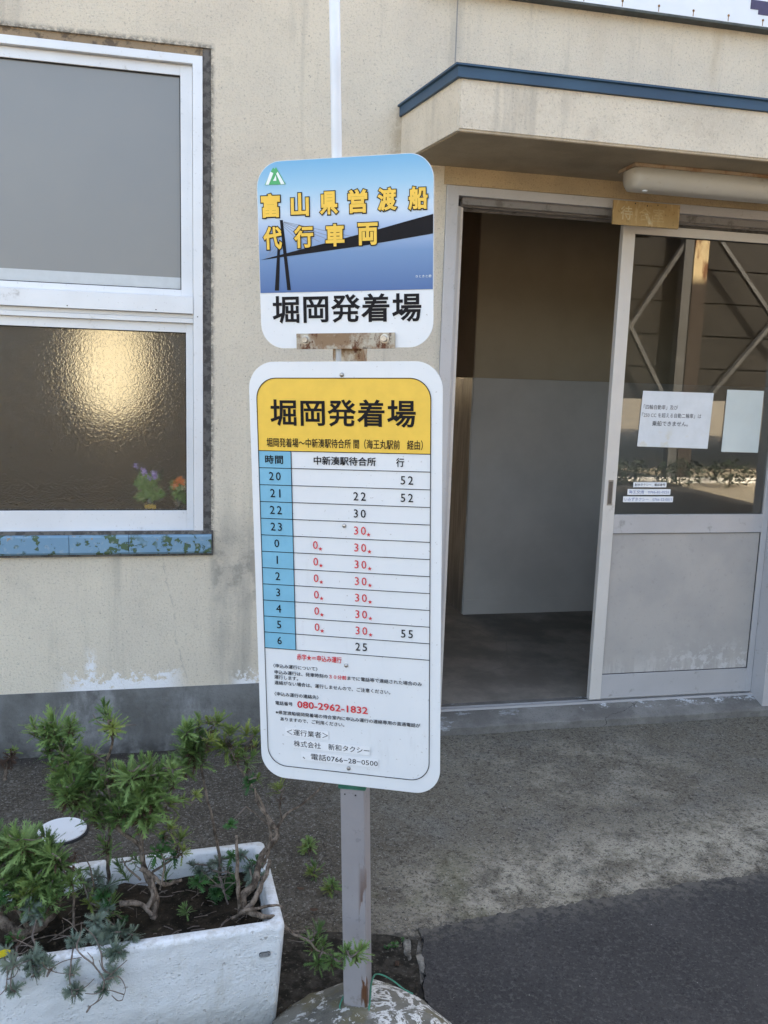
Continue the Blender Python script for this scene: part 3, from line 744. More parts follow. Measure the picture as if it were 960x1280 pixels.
pp = at(940, 3, -.043); text_x = pp.x-2.3
extrude_poly('lettering', [(text_x-.005, .10), (text_x-.005, .066), (text_x+.03, .066), (text_x+.03, .050), (text_x+.34, .050), (text_x+.34, .10)], -.0132, -.0122, plain('navy_print', (.05, .04, .10), .5), RS)

# notices on the door glass
def notice(name, label, quad, y, mat, cat='notice', th=.0006, bend=0):
    c = Vector((sum(q[0] for q in quad)/4, 0, sum(q[1] for q in quad)/4)); o = extrude_poly(name, [(q[0]-c.x, q[1]-c.z) for q in quad], -th, 0, mat)
    o.location = (c.x, y, c.z); tagp(o, label, cat); return o
g = G('notice_paper'); base = g.mix(g.step(g.noise(9, 5), .35, .7), (.66, .68, .71), (.60, .62, .64))
base = g.mix(g.mul(g.step(g.noise(13, 5, .6), .56, .66), g.step(g.Z, -.02, -.09), .5), base, (.58, .53, .40))
g.bump(g.noise(8, 3), .003); M_PAPER = g.out(base, .6)
M_PAPER2 = plain('greenish_paper', (.53, .575, .56), .6, .04, 6)
M_INK = plain('faded_ink', (.06, .06, .07), .6, .1); M_BINK = plain('pale_blue_ink', (.22, .25, .42), .6, .1)
nb = notice('notice', 'white paper notice with three printed lines taped inside the sliding door glass', [(1.832, 1.196), (2.168, 1.190), (2.174, 1.430), (1.840, 1.431)], .0915, M_PAPER)
text_fit('「四輪自動車」及び', -.155, .005, .042, .062, -.0010, M_INK, nb, .005)
text_fit('「250 CC を超える自動二輪車」は', -.160, .120, .008, .028, -.0010, M_INK, nb, .005)
text_fit('乗船できません。', -.110, .060, -.028, -.006, -.0010, M_INK, nb, .012)
n2 = notice('notice', 'blank pale green paper taped to the door glass near its right edge', [(2.236, 1.178), (2.418, 1.176), (2.418, 1.446), (2.238, 1.447)], .0913, M_PAPER2)
for (x0, x1, z0, z1, s, lab, ink) in ((1.829, 1.986, 1.020, 1.042, '射水タクシー　電話番号', 'topmost small strip sticker with black text on the door glass', M_INK),
                                      (1.804, 2.008, .987, 1.012, '海王交通　0766-82-0226', 'middle small strip sticker with a phone number on the door glass', M_BINK),
                                      (1.786, 2.023, .955, .980, 'いみずタクシー　0766-52-0011', 'lowest and longest small strip sticker on the door glass', M_BINK)):
    q = notice('strip_sticker', lab, [(x0, z0), (x1, z0), (x1, z1), (x0, z1)], .0918, M_STICK, 'sticker', .0005)
    w = (x1-x0)/2; h = (z1-z0)/2; text_fit(s, -w+.006, w-.006, -h+.005, h-.005, -.0008, ink, q, .012); q['group'] = 'strip stickers on the door glass'

# ================================================================== INSIDE THE WINDOW
def at_rel(px, py, Y, c): return at(px, py, Y)-c
# glowing body added behind the patterned glass to make its warm glow
m = bpy.data.materials.new('added_window_glow'); m.use_nodes = True; b_ = m.node_tree.nodes['Principled BSDF']
b_.inputs['Base Color'].default_value = (.8, .75, .6, 1); b_.inputs['Emission Color'].default_value = (1.0, .90, .62, 1); b_.inputs['Emission Strength'].default_value = .13
lc = at(140, 455, .50); LP = empty('glow_source', (lc.x, lc.y, .862)); tagp(LP, 'added glowing body that makes the warm glow in the patterned lower window glass', 'lamp')
h0 = lc.z-.862
bm = bmesh.new(); lathe(bm, [(.045, h0-.22), (.11, h0-.16), (.135, h0-.03), (.13, h0+.08), (.095, h0+.20), (.03, h0+.24)], (0, 0, 0), 'Z', 24); bmesh_obj('glow_body', bm, m, LP, True)
bm = bmesh.new(); lathe(bm, [(.07, 0), (.07, .012), (.012, .02), (.010, h0-.222)], (0, 0, 0), 'Z', 16); bmesh_obj('glow_stand', bm, M_INTDK, LP)
box('shelf_board', -2.29, .60, .31, .62, .835, .8615, M_INTDK, B)

# ================================================================== BUS STOP SIGN
SB = Vector((0.331, -1.590, 0.09)); H = Vector((.902, -.431, .0302)).normalized(); Vv = Vector((-.0412, -.0175, .999)); Vv = (Vv-H*Vv.dot(H)).normalized(); Nn = H.cross(Vv)
SM = Matrix((( H.x, -Nn.x, Vv.x, SB.x), (H.y, -Nn.y, Vv.y, SB.y), (H.z, -Nn.z, Vv.z, SB.z), (0, 0, 0, 1)))
def S(px, py):
    r = pray(px, py); t = (SB-CAM).dot(Nn)/r.dot(Nn); p = CAM+r*t-SB; return p.dot(H), p.dot(Vv)
T = empty('bus_stop_sign'); T.matrix_world = SM
tagp(T, 'leaning bus stop sign with two white timetable plates on a grey post', 'bus stop sign')
# post: square steel tube
bm = bmesh.new(); add_box(bm, -.0265, .0255, .006, .056, -.02, 1.36, .003); bmesh_obj('post', bm, M_POST, T)
bm = bmesh.new()
for u, w in ((-.016, .503), (.007, .503)): lathe(bm, [(.0018, 0), (.0018, .0008)], (u, .0062, w), 'Y', 8)
bmesh_obj('bolt_hole', bm, M_DARKGAP, T)
box('rusty_neck', -.0275, .0305, .006, .045, 1.361, 1.4425, M_RUST, T, .002)
bm = bmesh.new(); tube(bm, [Vector((-.016, .014, z)) for z in (1.36, 1.6, 1.9, 2.15)], .0098, 14); bmesh_obj('upper_pole', bm, M_PIPE, T, True)
# upper plate
UP = extrude_poly('upper_plate', rrect(-.1665, .1665, 1.4145, 1.752, .046, 12), -.001, .002, M_PLATE, T, .0005)
y0 = -.0016
pic = [p for p in rrect(-.1655, .1655, 1.4155, 1.751, .0455, 12) if p[1] > 1.52]
pic = [(-.1655, 1.5175), (.1655, 1.5175)]+pic
flat('picture_print', pic, y0, M_PICT, UP)
y1 = y0-.0007
def pg(name, pxs, mat, y=y1): return flat(name, [S(*p) for p in pxs], y, mat, UP, .0002)
def c1(x, y): return (310+x/3.84, 180+y/3.84)
for (a, b) in (((166, 390), (250, 470)), ((168, 385), (300, 480)), ((170, 382), (345, 470)), ((172, 378), (395, 462)), ((173, 376), (445, 458)), ((174, 374), (500, 445)), ((160, 470), (100, 548)), ((160, 490), (115, 545)), ((158, 440), (88, 550))):
    p, q = S(*c1(*a)), S(*c1(*b)); d = Vector((q[0]-p[0], q[1]-p[1])); nn_ = Vector((-d.y, d.x)).normalized()*.00045
    flat('cable_print', [(p[0]-nn_.x, p[1]-nn_.y), (q[0]-nn_.x, q[1]-nn_.y), (q[0]+nn_.x, q[1]+nn_.y), (p[0]+nn_.x, p[1]+nn_.y)], y1+.0003, M_CABLE, UP, .0001)
dk = [S(*c1(*p)) for p in ((62, 558), (250, 508), (430, 462), (620, 412), (760, 372))]
dk2 = [(.1655, S(*c1(893, 336))[1]), (.1655, S(*c1(893, 430))[1])]
flat('bridge_print', [dk[0]]+[S(*c1(560, 488))]+[dk2[1], dk2[0]]+dk[4:0:-1], y1, M_BLACK, UP, .0002)
pg('pylon_print', [c1(155, 366), c1(169, 366), c1(208, 702), c1(191, 702)], M_BLACK, y1-.0003)
pg('pylon_print', [c1(146, 470), c1(157, 470), c1(151, 704), c1(131, 704)], M_BLACK, y1-.0003)
# emblem
def c8(x, y): return (320+x/8, 190+y/8)
EM = pg('emblem', [c8(92, 333), c8(160, 185), c8(178, 158), c8(190, 175), c8(205, 155), c8(302, 325)], M_GREENP, y1-.0003)
for pl_ in ([(102, 330), (150, 200), (180, 215), (134, 330)], [(208, 222), (222, 200), (292, 322), (256, 326)], [(176, 292), (192, 262), (202, 236), (208, 262), (210, 292)]):
    flat('emblem_stroke', [S(*c8(*p)) for p in pl_], y1-.0009, M_WHITEP, EM, .0002)
# yellow outlined heading
def outlined(ch, x0, x1, ya, yb):
    u0, v0 = S(*c1(x0, yb)); u1, v1 = S(*c1(x1, ya))
    mb = text_mesh(ch, .078); a, b, c, d = bounds(mb); sx = (u1-u0)/(b-a); sz = (v1-v0)/(d-c); dx, dz = u0-a*sx, v0-c*sz
    put(mb, sx, sz, dx, dz, y1-.0010, M_BLACK, UP)
    my = text_mesh(ch, .036); put(my, sx, sz, dx, dz, y1-.0016, M_YEL, UP)
for ch, x0, x1, ya, yb in (('富', 64, 160, 232, 362), ('山', 206, 298, 230, 355), ('県', 342, 440, 222, 347), ('営', 479, 579, 210, 340), ('渡', 619, 723, 202, 332), ('船', 767, 869, 196, 328),
                           ('代', 74, 169, 390, 516), ('行', 220, 319, 385, 506), ('車', 372, 469, 378, 499), ('両', 526, 629, 372, 493)):
    outlined(ch, x0, x1, ya, yb)
# the mascot drawn beside the heading is left out; its small caption stays
u0, v0 = S(*c1(806, 642)); u1, v1 = S(*c1(882, 628)); text_fit('きときと君', u0, u1, v0, v1, y1-.0005, M_WHITEP, UP, .0)
def row_fit(s, lb, rt, y, mat, par, off=.03, spacing=1.0, h=None):
    u0, v0 = S(*lb); u1, v1 = S(*rt)
    return text_fit(s, u0, u1, v0, v1, y, mat, par, off, spacing)
u0, v0 = S(341.5, 404.5); u1, v1 = S(527, 366); text_fit('堀岡発着場', u0, u1, S(434, 403.5)[1], S(434, 367.5)[1], -.0020, M_BLACK, UP, .020, 1.06)
# bracket bar with bolts
BR = box('bracket', -.0945, .0960, -.007, -.0022, 1.4125, 1.4415, M_RUST, T, .0008)
for u in (-.076, .0765):
    bm = bmesh.new(); lathe(bm, [(.0085, 0), (.0085, .0012), (.0062, .0014), (.0062, .006), (.005, .0075)], (u, -.007, 1.430 if u < 0 else 1.4305), 'Y', 6 if False else 14); bmesh_obj('bolt', bm, M_STEEL, BR, False)
# lower plate
LP2 = extrude_poly('lower_plate', rrect(-.1955, .1845, .528, 1.3895, .052, 12), -.001, .002, M_PLATE, T, .0005)
ix0, ix1, iz0, iz1 = -.1795, .1630, .5560, 1.3585
hd_ = [p for p in rrect(ix0, ix1, iz0, iz1, .040, 12) if p[1] > 1.25]
flat('heading_panel', [(ix0, 1.2180), (ix1, 1.2180)]+hd_, y0, M_YEL2, LP2)
hx = -.1125; ROW0, RH, NR = 1.2180, .03375, 12
flat('hour_column', [(ix0, ROW0-RH*NR), (hx, ROW0-RH*NR), (hx, ROW0), (ix0, ROW0)], y0, M_CYAN, LP2)
ln = .0015
outer = rrect(ix0-ln/2, ix1+ln/2, iz0-ln/2, iz1+ln/2, .0405, 12); inner = rrect(ix0+ln/2, ix1-ln/2, iz0+ln/2, iz1-ln/2, .0395, 12)
ring('border_line', outer, inner, y1-.0004, M_BLACK, LP2)
for k in range(NR+1):
    z = ROW0-RH*k; flat('table_line', [(ix0, z-ln*.45), (ix1, z-ln*.45), (ix1, z+ln*.45), (ix0, z+ln*.45)], y1-.0002, M_BLACK, LP2, .0002)
flat('table_line', [(hx-ln*.45, ROW0-RH*NR), (hx+ln*.45, ROW0-RH*NR), (hx+ln*.45, ROW0), (hx-ln*.45, ROW0)], y1-.0003, M_BLACK, LP2, .0002)
yt = y1-.0006
u0, _ = S(338.5, 515); u1, _ = S(520, 515); text_fit('堀岡発着場', u0, u1, S(430, 533.5)[1], S(430, 499)[1], yt, M_BLACK, LP2, .019, 1.06)
text_fit('堀岡発着場〜中新湊駅待合所 間（海王丸駅前　経由）', S(334, 553)[0], S(529, 556)[0], S(430, 560.5)[1], S(430, 548.5)[1], yt, M_BLACK, LP2, .012)
def rowz(k): return ROW0-RH*(k+.5)
text_fit('時間', S(332, 575)[0], S(354.5, 575)[0], rowz(0)-.0085, rowz(0)+.0085, yt, M_BLACK, LP2, .018, 1.1)
text_fit('中新湊駅待合所', S(392.7, 577)[0], S(470.3, 577)[0], rowz(0)-.0085, rowz(0)+.0085, yt, M_BLACK, LP2, .018)
text_fit('行', S(495.5, 578)[0], S(505.5, 578)[0], rowz(0)-.0085, rowz(0)+.0085, yt, M_BLACK, LP2, .018)
DIG = {}
def digits(s, uc, z, mat, h=.0165, star=False):
    w = .0112 if len(s) == 1 else .0270
    key = (s, mat.name)
    if key not in DIG:
        me = text_mesh(s, .006, 1.30 if len(s) > 1 else 1.0); a, b, c, d = bounds(me); w = (b-a)*h/(d-c)*.97
        for v_ in me.vertices: v_.co = ((v_.co.x-(a+b)/2)*w/(b-a), -.00006*v_.co.z, (v_.co.y-(c+d)/2)*h/(d-c))
        me.materials.append(mat); DIG[key] = me
    o = bpy.data.objects.new('lettering', DIG[key]); COL.objects.link(o); o.parent = LP2; o.location = (uc, yt, z)
    if star:
        if 'star' not in DIG:
            P_ = []
            for k in range(10):
                r = .0046 if k % 2 == 0 else .0019; a = math.pi/2+k*math.pi/5; P_.append((r*math.cos(a), r*math.sin(a)))
            bm = bmesh.new(); bm.faces.new([bm.verts.new((x, 0, z_)) for x, z_ in P_][::1]); me = bpy.data.meshes.new('star_print'); bm.to_mesh(me); bm.free(); me.materials.append(M_RED); DIG['star'] = me
        o = bpy.data.objects.new('star_print', DIG['star']); COL.objects.link(o); o.parent = LP2; o.location = (uc+w/2+.0050, yt, z-h*.44)
UH, U0, U30, U52 = -.1470, S(397, 703)[0]-.003, S(451, 663)[0]-.001, S(509, 601)[0]
for k, s in enumerate(['20', '21', '22', '23', '0', '1', '2', '3', '4', '5', '6']): digits(s, UH, rowz(k+1)+.0008, M_BLACK)
digits('52', U52, rowz(1), M_BLACK); digits('22', U30, rowz(2), M_BLACK); digits('52', U52, rowz(2), M_BLACK); digits('30', U30, rowz(3), M_BLACK)
for k in range(4, 11): digits('30', U30+.001*(k-4)/7, rowz(k), M_RED, star=True)
for k in range(5, 11): digits('0', U0, rowz(k)+.001, M_RED, star=True)
digits('55', U52, rowz(10), M_BLACK); digits('25', U30, rowz(11), M_BLACK)
def c3(x, y): return (320+x/4.174, 820+y/4.174)
text_fit('赤字★＝申込み運行', S(371.5, 822)[0], S(427.5, 822)[0], S(400, 826)[1]-.001, S(400, 818.6)[1], yt, M_RED, LP2, .02)
XL = S(*c3(97, 88))[0]; XR = S(*c3(868, 130))[0]; AD = (XR-XL)/32; hz_ = AD*.92
def zl(x, y): return S(*c3(x, y))[1]-hz_/2
def para(s, x, z, mat=M_BLACK, off=.012, adv=AD):
    me = text_mesh(s, off); put(me, adv, adv*.95, x, z+.09*adv, yt, mat, LP2)
para('〈申込み運行について〉', S(*c3(88, 55))[0]-AD*.4, zl(215, 57))
z_ = zl(250, 93); para('申込み運行は、発車時刻の', XL, z_); para('３０分前', XL+AD*12, z_, M_RED, .022); para('までに電話等で連絡された場合のみ', XL+AD*16, z_)
para('運行します。', XL, zl(165, 111)); para('連絡がない場合は、運行しませんので、ご注意ください。', XL, zl(400, 161))
para('〈申込み運行の連絡先〉', S(*c3(95, 200))[0]-AD*.4, zl(220, 204))
para('電話番号', S(*c3(102, 250))[0], zl(148, 245))
zc = S(*c3(400, 266))[1]; text_fit('080-2962-1832', S(*c3(217, 255))[0], S(*c3(585, 280))[0], zc-.0078, zc+.0078, yt, M_RED, LP2, .020)
para('※県営渡船堀岡発着場の待合室内に申込み運行の連絡専用の直通電話が', S(*c3(104, 295))[0], zl(490, 326), adv=AD*1.0)
para('ありますので、ご利用ください。', S(*c3(127, 322))[0], zl(300, 341))
# pasted operator labels
def patch(s, lb, rt, rect, off=.0):
    (a, b), (c, d) = rect; u0, v0 = S(*c3(a, b)); u1, v1 = S(*c3(c, d)); u1 = max(u1, u0)
    o = flat('pasted_label', [(u0, v0), (u1, v0), (u1, v1), (u0, v1)], y1-.0002, M_STICK, LP2, .0003)
    p0 = S(*c3(*lb)); p1 = S(*c3(*rt)); text_fit(s, p0[0], p1[0], p0[1], p1[1], y1-.0009, M_BLACK, o, off)
def patch2(s, x0, x1, yc, hgt, off=.0, yc2=None):
    ym = yc; u0 = S(*c3(x0, ym))[0]; u1 = S(*c3(x1, ym))[0]; v = S(*c3((x0+x1)/2, ym))[1]
    o = flat('pasted_label', [(u0-.003, v-hgt/2-.003), (u1+.001, v-hgt/2-.003), (u1+.001, v+hgt/2+.003), (u0-.003, v+hgt/2+.003)], y1-.0002, M_STICK, LP2, .0003)
    text_fit(s, u0, u1, v-hgt/2, v+hgt/2, y1-.0009, M_BLACK, o, off)
patch2('＜運行業者＞', 163, 378, 402, .0135, .004); patch2('株式会社　新和タクシー', 200, 594, 472, .0135, .004); patch2('、電話0766−28−0500', 246, 637, 537, .0140, .004)
for u, w in (S(427.5, 468.5), S(430.5, 657), S(433, 831.5), S(436, 960)):
    bm = bmesh.new(); lathe(bm, [(.0044, 0), (.0044, .0008), (.0036, .0026), (.0018, .0036)], (u, -.0012, w), 'Y', 12); bmesh_obj('screw', bm, M_SCREW, LP2, True)
# green wire round the post, top and bottom
bm = bmesh.new()
for k in range(3):
    z = .517+k*.0035; tube(bm, [Vector(p) for p in ((-.0285, .004, z), (.0275, .004, z+.001), (.0275, .058, z+.002), (-.0285, .058, z+.001), (-.0285, .004, z+.001))], .0014, 6)
lp = [Vector(p) for p in ((-.030, .02, .012), (-.034, .0, -.003), (-.02, -.008, -.014), (.006, -.008, -.018), (.026, -.004, -.012), (.031, .010, .010), (.030, .03, .045), (.034, .05, .052), (.05, .06, .046), (.075, .055, .040), (.10, .048, .030), (.12, .05, .020))]
tube(bm, spline(lp, 6), .0016, 6)
lp = [p+Vector((.002, -.003, .003+.002*math.sin(i*2.1))) for i, p in enumerate(lp[:8])]; tube(bm, spline(lp, 6), .0014, 6)
bmesh_obj('tie_wire', bm, M_WIRE, T, True)

# ================================================================== CONCRETE FOOTING OF THE SIGN
from mathutils import noise as mn
def blob(name, c, rx, ry, rz, mat, seed, nu=40, nv=18, amp=.1, power=.7):
    bm = bmesh.new(); rs = []
    for j in range(nv+1):
        t = j/nv*math.pi/2; rr = math.cos(t)**power; zz = math.sin(t); L = []
        for i in range(nu):
            a = 2*math.pi*i/nu; p = Vector((rr*math.cos(a), rr*math.sin(a), zz)); f = 1+amp*mn.noise(p*1.7+Vector((seed, 0, 0)))+amp*.4*mn.noise(p*6+Vector((seed, 3, 0)))
            L.append(bm.verts.new((p.x*rx*f, p.y*ry*f, p.z*rz*f-.01)))
            if j == nv: break
        rs.append(L)
    for j in range(nv-1):
        for i in range(nu): bm.faces.new([rs[j][i], rs[j][(i+1) % nu], rs[j+1][(i+1) % nu], rs[j+1][i]])
    for i in range(nu): bm.faces.new([rs[nv-1][i], rs[nv-1][(i+1) % nu], rs[nv][0]])
    o = bmesh_obj(name, bm, mat, None, True); o.location = c; return o
# rock material uses object coordinates near the blob: keep mesh in world-like coordinates
o = blob('sign_footing', (.345, -1.665, 0), .222, .235, .102, M_ROCK, 3.1)
for v in o.data.vertices: v.co += Vector((.345, -1.665, 0))
o.location = (0, 0, 0)
tagp(o, 'mottled domed concrete footing holding the foot of the sign post', 'footing')
# broken kerb lump by the asphalt corner
c = on(518, 1195)
o = blob('broken_kerb', (c.x, c.y, 0), .034, .078, .016, plain('crumbled_pale_concrete', (.17, .16, .14), .95, .85, 34, 0, .02), 9.2, 60, 16, .55, .40)
tagp(o, 'small crumbled pale lump of kerb between footing and asphalt', 'concrete lump')
# dirt hollow beside planter and footing
def patch_ground(name, pts, z, mat, label):
    c = [sum(p[i] for p in pts)/len(pts) for i in (0, 1)]; L = []
    n = len(pts)
    for i in range(n):
        a, b = pts[i], pts[(i+1) % n]
        for k in range(6):
            t = k/6; L.append((a[0]+(b[0]-a[0])*t+random.uniform(-.008, .008), a[1]+(b[1]-a[1])*t+random.uniform(-.008, .008)))
    o = sheet(name, L, z, mat); tagp(o, label); return o
g = G('damp_dirt'); base = g.mix(g.step(g.noise(30, 6, .7), .4, .6), (.018, .016, .013), (.045, .04, .033)); base = g.mix(g.mul(g.step(g.noise(120, 3), .62, .68), .7), base, (.13, .12, .10)); g.bump(g.noise(70, 6), .008); M_DIRT = g.out(base, .95, 0, .1)
patch_ground('damp_dirt', [tuple(on(*p).xy) for p in ((352, 1170), (400, 1168), (500, 1172), (523, 1180), (520, 1290), (330, 1300), (330, 1215))], .0055, M_DIRT, 'dark damp dirt in the gap between planter and post footing')

# round white cover on the apron
c = on(77.5, 1037.5, .008); CV = empty('drain_cover', (c.x, c.y, 0)); tagp(CV, 'round white cover plate lying on the dark pavement behind the planter', 'drain cover')
bm = bmesh.new(); lathe(bm, [(.074, -.004), (.074, .010), (.071, .012), (.069, .0105), (.0, .0105)][:4], (0, 0, 0), 'Z', 40); bmesh_obj('disc', bm, dirty('scuffed_white_plastic', (.62, .64, .66), (.30, .27, .24), .5, 0, .60, 20), CV)
bm = bmesh.new(); lathe(bm, [(.079, -.006), (.079, .006), (.0745, .007), (.0745, -.006)], (0, 0, 0), 'Z', 40); bmesh_obj('rim', bm, M_DARKGAP, CV)

# ================================================================== PLANTER
ANG = math.radians(3.4); PC = Vector((.172, -1.515, 0))
PL = empty('planter', (PC.x, PC.y, 0)); PL.rotation_euler = (0, 0, ANG); tagp(PL, 'long white foamed planter box full of soil and straggly plants', 'planter')
def rr2(x0, x1, y0, y1, r, n=6): return rrect(x0, x1, y0, y1, r, n)
LEN = .92; WD = .335
def lvl(inset, z, r): return [(x, y, z) for x, y in rr2(-LEN+inset, .012-inset, -.016+inset, WD-inset, r)]
levels = [lvl(.016, 0, .012), lvl(.008, .12, .014), lvl(.0, .256, .016), lvl(.001, .264, .015), lvl(.005, .268, .013), lvl(.022, .268, .010), lvl(.027, .264, .014), lvl(.030, .235, .013), lvl(.034, .15, .012)]
bm = bmesh.new(); RR = [[bm.verts.new(p) for p in L] for L in levels]; n = len(RR[0])
for i in range(len(RR)-1):
    for k in range(n): bm.faces.new([RR[i][k], RR[i][(k+1) % n], RR[i+1][(k+1) % n], RR[i+1][k]])
bm.faces.new(RR[0][::-1])
bmesh_obj('box', bm, M_PLANTER, PL, True)
# soil with relief
bm = bmesh.new(); nx, ny = 90, 32
V = [[bm.verts.new((-LEN+.035+(LEN-.058)*i/nx, .018+(WD-.052)*j/ny, 0)) for j in range(ny+1)] for i in range(nx+1)]
for r in V:
    for v in r: v.co.z = .212+.016*mn.noise(v.co*9)+.008*mn.noise(v.co*35)
for i in range(nx):
    for j in range(ny): bm.faces.new([V[i][j], V[i+1][j], V[i+1][j+1], V[i][j+1]])
o = bmesh_obj('soil', bm, M_SOIL, PL, True)
# dry bits lying on the soil
bm = bmesh.new()
for k in range(170):
    c_ = Vector((random.uniform(-LEN+.05, -.03), random.uniform(.03, WD-.05), .222+random.uniform(0, .008))); a = random.uniform(0, 6.28); l = random.uniform(.006, .035)
    d = Vector((math.cos(a), math.sin(a), random.uniform(-.15, .3)))*l
    tube(bm, [c_, c_+d*.5+Vector((0, 0, random.uniform(0, .003))), c_+d], random.uniform(.0005, .0013), 4)
bmesh_obj('soil_litter', bm, M_TWIG, PL)['kind'] = 'stuff'
# maker's badge, oval plate with worn relief bars
pb = at(330, 1188.5, -1.52); Mi = (Matrix.Translation(PC) @ Matrix.Rotation(ANG, 4, 'Z')).inverted(); q = Mi @ pb
bd = extrude_poly('maker_badge', [(q.x+a, q.z+b) for a, b in rrect(-.0125, .0125, -.0055, .0055, .0052, 6)], -.0172, -.0135, plain('badge_dark', (.045, .05, .055), .5), PL)
bm = bmesh.new(); o_ = rrect(-.0118, .0118, -.0048, .0048, .0045, 6); i_ = rrect(-.0105, .0105, -.0036, .0036, .0035, 6)
for k in range(len(o_)): bm.faces.new([bm.verts.new((q.x+p[0], -.0176, q.z+p[1])) for p in (o_[k], o_[(k+1) % len(o_)], i_[(k+1) % len(o_)], i_[k])])
for r in range(2):
    x = -.009
    while x < .008:
        w = random.uniform(.0012, .0028); add_box(bm, q.x+x, q.x+x+w, -.0177, -.0173, q.z-.0026+r*.003, q.z-.0008+r*.003); x += w+.0008
bmesh_obj('badge_relief', bm, plain('badge_relief_grey', (.33, .34, .35), .5), bd)

# ================================================================== PLANTS
def leaf(bm, M, L, W, lobes, droop):
    """slender leaf with narrow forward-pointing teeth on both sides, bending down along its length"""
    def pt(t, s): return M @ Vector((s, L*t*(1-.15*droop*t), -droop*L*t*t*.45+abs(s)*.35))
    def wid(t): return W*(.07+.13*math.sin(math.pi*min(1, t*.85+.05)))
    seg = lobes+2; pl = bm.verts.new(pt(0, -W*.05)); pr = bm.verts.new(pt(0, W*.05))
    for k in range(1, seg+1):
        t = k/seg; w = wid(t) if k < seg else W*.06
        l = bm.verts.new(pt(t, -w)); r = bm.verts.new(pt(t, w)); bm.faces.new([pl, pr, r, l])
        if 1 < k:
            lw = W*(.30+.30*math.sin(math.pi*min(1, t*.9))); t2 = min(1.1, t+.20); tm = t-.5/seg
            for sg, v in ((-1, l), (1, r)):
                m_ = bm.verts.new(pt(tm, sg*wid(tm))); a = bm.verts.new(pt(t2, sg*lw)); bm.faces.new([m_, v, a])
        pl, pr = l, r
    bm.faces.new([pl, pr, bm.verts.new(pt(1.16, 0))])
def rosette(name, n, L, W, lobes, mat, seed, spread=1.0, tight=.25, height=.35):
    rnd = random.Random(seed); bm = bmesh.new()
    for i in range(n):
        f = i/(n-1) if n > 1 else 1; az = i*2.39996+rnd.uniform(-.5, .5); el = math.radians(82-f*78*spread+rnd.uniform(-18, 18))
        l = L*(.45+.55*min(1, f*1.8))*rnd.uniform(.6, 1.15)
        base = Vector((0, 0, -height*L*f))
        M = Matrix.Translation(base) @ Matrix.Rotation(az, 4, 'Z') @ Matrix.Rotation(el, 4, 'X') @ Matrix.Rotation(rnd.uniform(-.4, .4), 4, 'Y')
        leaf(bm, M, l, W*l/L, lobes, rnd.uniform(.2, 1.0)*f+.1)
    me = bpy.data.meshes.new(name); bm.to_mesh(me); bm.free(); me.materials.append(mat); return me
# unit rosettes (radius about 1)
ROS = {
    'g': [rosette('leaf_cluster', 46, 1.25, .30, 3, M_LG, 1, .74, .25, 1.0), rosette('leaf_cluster', 54, 1.3, .27, 3, M_LG, 2, .64, .25, 1.3), rosette('leaf_cluster', 38, 1.3, .32, 3, M_LG, 3, .78, .25, .8), rosette('leaf_cluster', 32, 1.35, .27, 3, M_LG, 13, .6, .25, 1.1), rosette('leaf_cluster', 42, 1.2, .26, 4, M_LG, 14, .72, .25, 1.5)],
    'y': [rosette('leaf_cluster', 30, 1.15, .30, 3, M_LY, 4, .85), rosette('leaf_cluster', 34, 1.2, .28, 2, M_LY, 5, .75)],
    's': [rosette('leaf_cluster', 44, .95, .44, 3, M_LS, 6, 1.15, .2, .9), rosette('leaf_cluster', 34, .95, .48, 4, M_LS, 7, 1.2, .2, .7)],
    'd': [rosette('leaf_cluster', 26, 1, .62, 2, M_LD, 8, 1.2), rosette('leaf_cluster', 20, 1, .70, 2, M_LD, 9, 1.2, .2, .9)],
    'b': [rosette('dead_leaf_cluster', 22, 1, .30, 2, M_LB, 10, 1.9, .2, .4), rosette('dead_leaf_cluster', 26, .9, .36, 2, M_LB, 11, 1.7, .2, .6)],
}
def closest(p, segs):
    best = None
    for q in segs:
        d = (q-p).length
        if best is None or d < best[0]: best = (d, q)
    return best[1]
